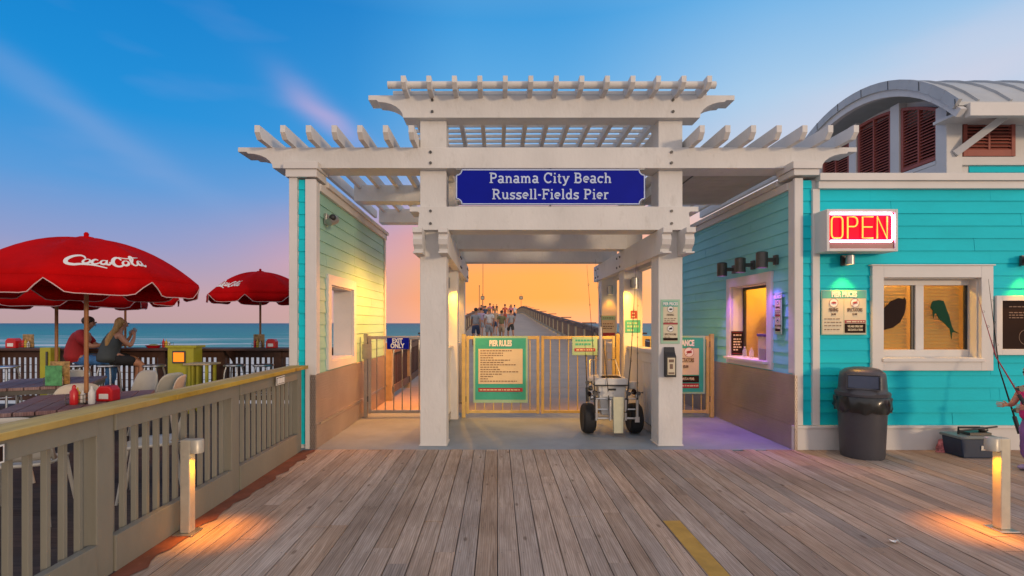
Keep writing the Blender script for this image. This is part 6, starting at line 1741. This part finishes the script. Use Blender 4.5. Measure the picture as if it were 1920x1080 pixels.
for k, (dx, dz) in enumerate(((0, .58), (.045, .52))): MB().ball((CXp(1184) + dx, cy - .12, dz), .035, .035, .04, 10, 8).build('hanging_gear', alu if k else signdark, ct, smooth=True)
MB().lathe([(.04, .60), (.06, .62), (.06, .70), (.02, .71)], (CXp(1185), cy + .0, 0), n=14).build('bait_cup', whiteplastic, ct, smooth=True)
yr = cy - .235
rod('long black rod leaning right out of the fishing cart', [(CXp(1165), yr, .32), (CXp(1176), yr + .05, 1.0), (CXp(1192), yr + .2, 2.35)], .011)
rod('thin rod standing in the rightmost holder of the fishing cart', [(CXp(1186), yr, .32), (CXp(1190), yr + .1, 1.1), (CXp(1196), yr + .25, 1.95)], .007)
rod('tall rod in the leftmost holder of the fishing cart, tip above the gate', [(CXp(1110), yr, .32), (CXp(1108), yr + .1, 1.2), (CXp(1102), yr + .3, 2.30)], .008)
rod('rod with pale grip in the second holder of the fishing cart', [(CXp(1137), yr, .32), (CXp(1132), yr + .05, .8), (CXp(1118), yr + .3, 2.38)], .008, rm=alu)
rod('short dark rod tied at the left side of the fishing cart', [(CXp(1098), yr + .1, .45), (CXp(1097), yr + .15, .9), (CXp(1096), yr + .2, 1.22)], .010)
# gear at the right edge
t = thing('tackle_box', 'navy cooler box with grey lid and tackle on top, by the wall', 'cooler box', (5.34, 5.80, 0))
MB().prism([(5.17, .003), (5.50, .003), (5.53, .21), (5.14, .21)], 5.68, 5.93, 'xz').build('box', mk('navy_plastic', (.012, .03, .07), .35), t, bevel=.008)
MB().box(5.125, 5.545, 5.665, 5.945, .212, .245).build('lid', mk('slate_plastic', (.16, .19, .2), .4), t, bevel=.008)
m = MB().tube([(5.22, 5.8, .24), (5.22, 5.8, .32), (5.46, 5.8, .32), (5.46, 5.8, .24)], .012, 8); m.build('handle', blackp, t)
m = MB().box(5.28, 5.52, 5.72, 5.88, .247, .275); m.ball((5.48, 5.78, .30), .05, .04, .03, 10, 8); m.tube([(5.2, 5.76, .29), (5.6, 5.74, .34)], .01, 6); m.build('tackle', darkmetal, t)
MB().box(5.36, 5.43, 5.672, 5.6795, .09, .14).build('latch', alu, t)
rod('fishing rod leaning on the wall corner above the tackle box', [(5.66, 5.55, .30), (5.63, 5.75, 1.0), (5.78, 6.03, 2.02)], .010, mat=signdark)
rod('maroon fishing rod held by the child at the right edge', [(5.22, 5.02, .62), (5.16, 5.3, 1.15), (5.16, 5.5, 1.78)], .009, mat=signred)
t = thing('snack_bag', 'crumpled red and white paper bag at the foot of the wall', 'bag', (5.17, 5.96, 0))
m = MB(); vs = []; rr = random.Random(3)
for j in range(5):
    for k in range(10):
        a = 2 * math.pi * k / 10; q = .065 * (1 - .1 * j) * rr.uniform(.75, 1.2)
        vs.append((5.17 + q * math.cos(a), 5.96 + q * .7 * math.sin(a), .003 + .035 * j * rr.uniform(.9, 1.1)))
fs = [(j * 10 + k, j * 10 + (k + 1) % 10, (j + 1) * 10 + (k + 1) % 10, (j + 1) * 10 + k) for j in range(4) for k in range(10)] + [tuple(range(40, 50))]
m.add(vs, fs).build('paper', mk('red_white_print', (.45, .14, .16), .6, var=.9, scale=22), t)
t = thing('paper_scrap', 'small crumpled white paper scrap lying on the boardwalk', 'litter', tuple(P(1675, 1018, 1440 / 412)))
p = P(1675, 1018, 1440 / 412); m = MB(); rr = random.Random(5)
g_ = [[(p.x + (i - 2) * .017 + rr.uniform(-.004, .004), p.y + (j - 1) * .02, .006 + rr.uniform(0, .022)) for j in range(3)] for i in range(5)]
m.add([v for r_ in g_ for v in r_], [(i * 3 + j, (i + 1) * 3 + j, (i + 1) * 3 + j + 1, i * 3 + j + 1) for i in range(4) for j in range(2)])
t.location.z = 0; WL[t.name] = Vector((p.x, p.y, 0)); t.location = (p.x, p.y, 0)
m.build('paper', signwhite, t)
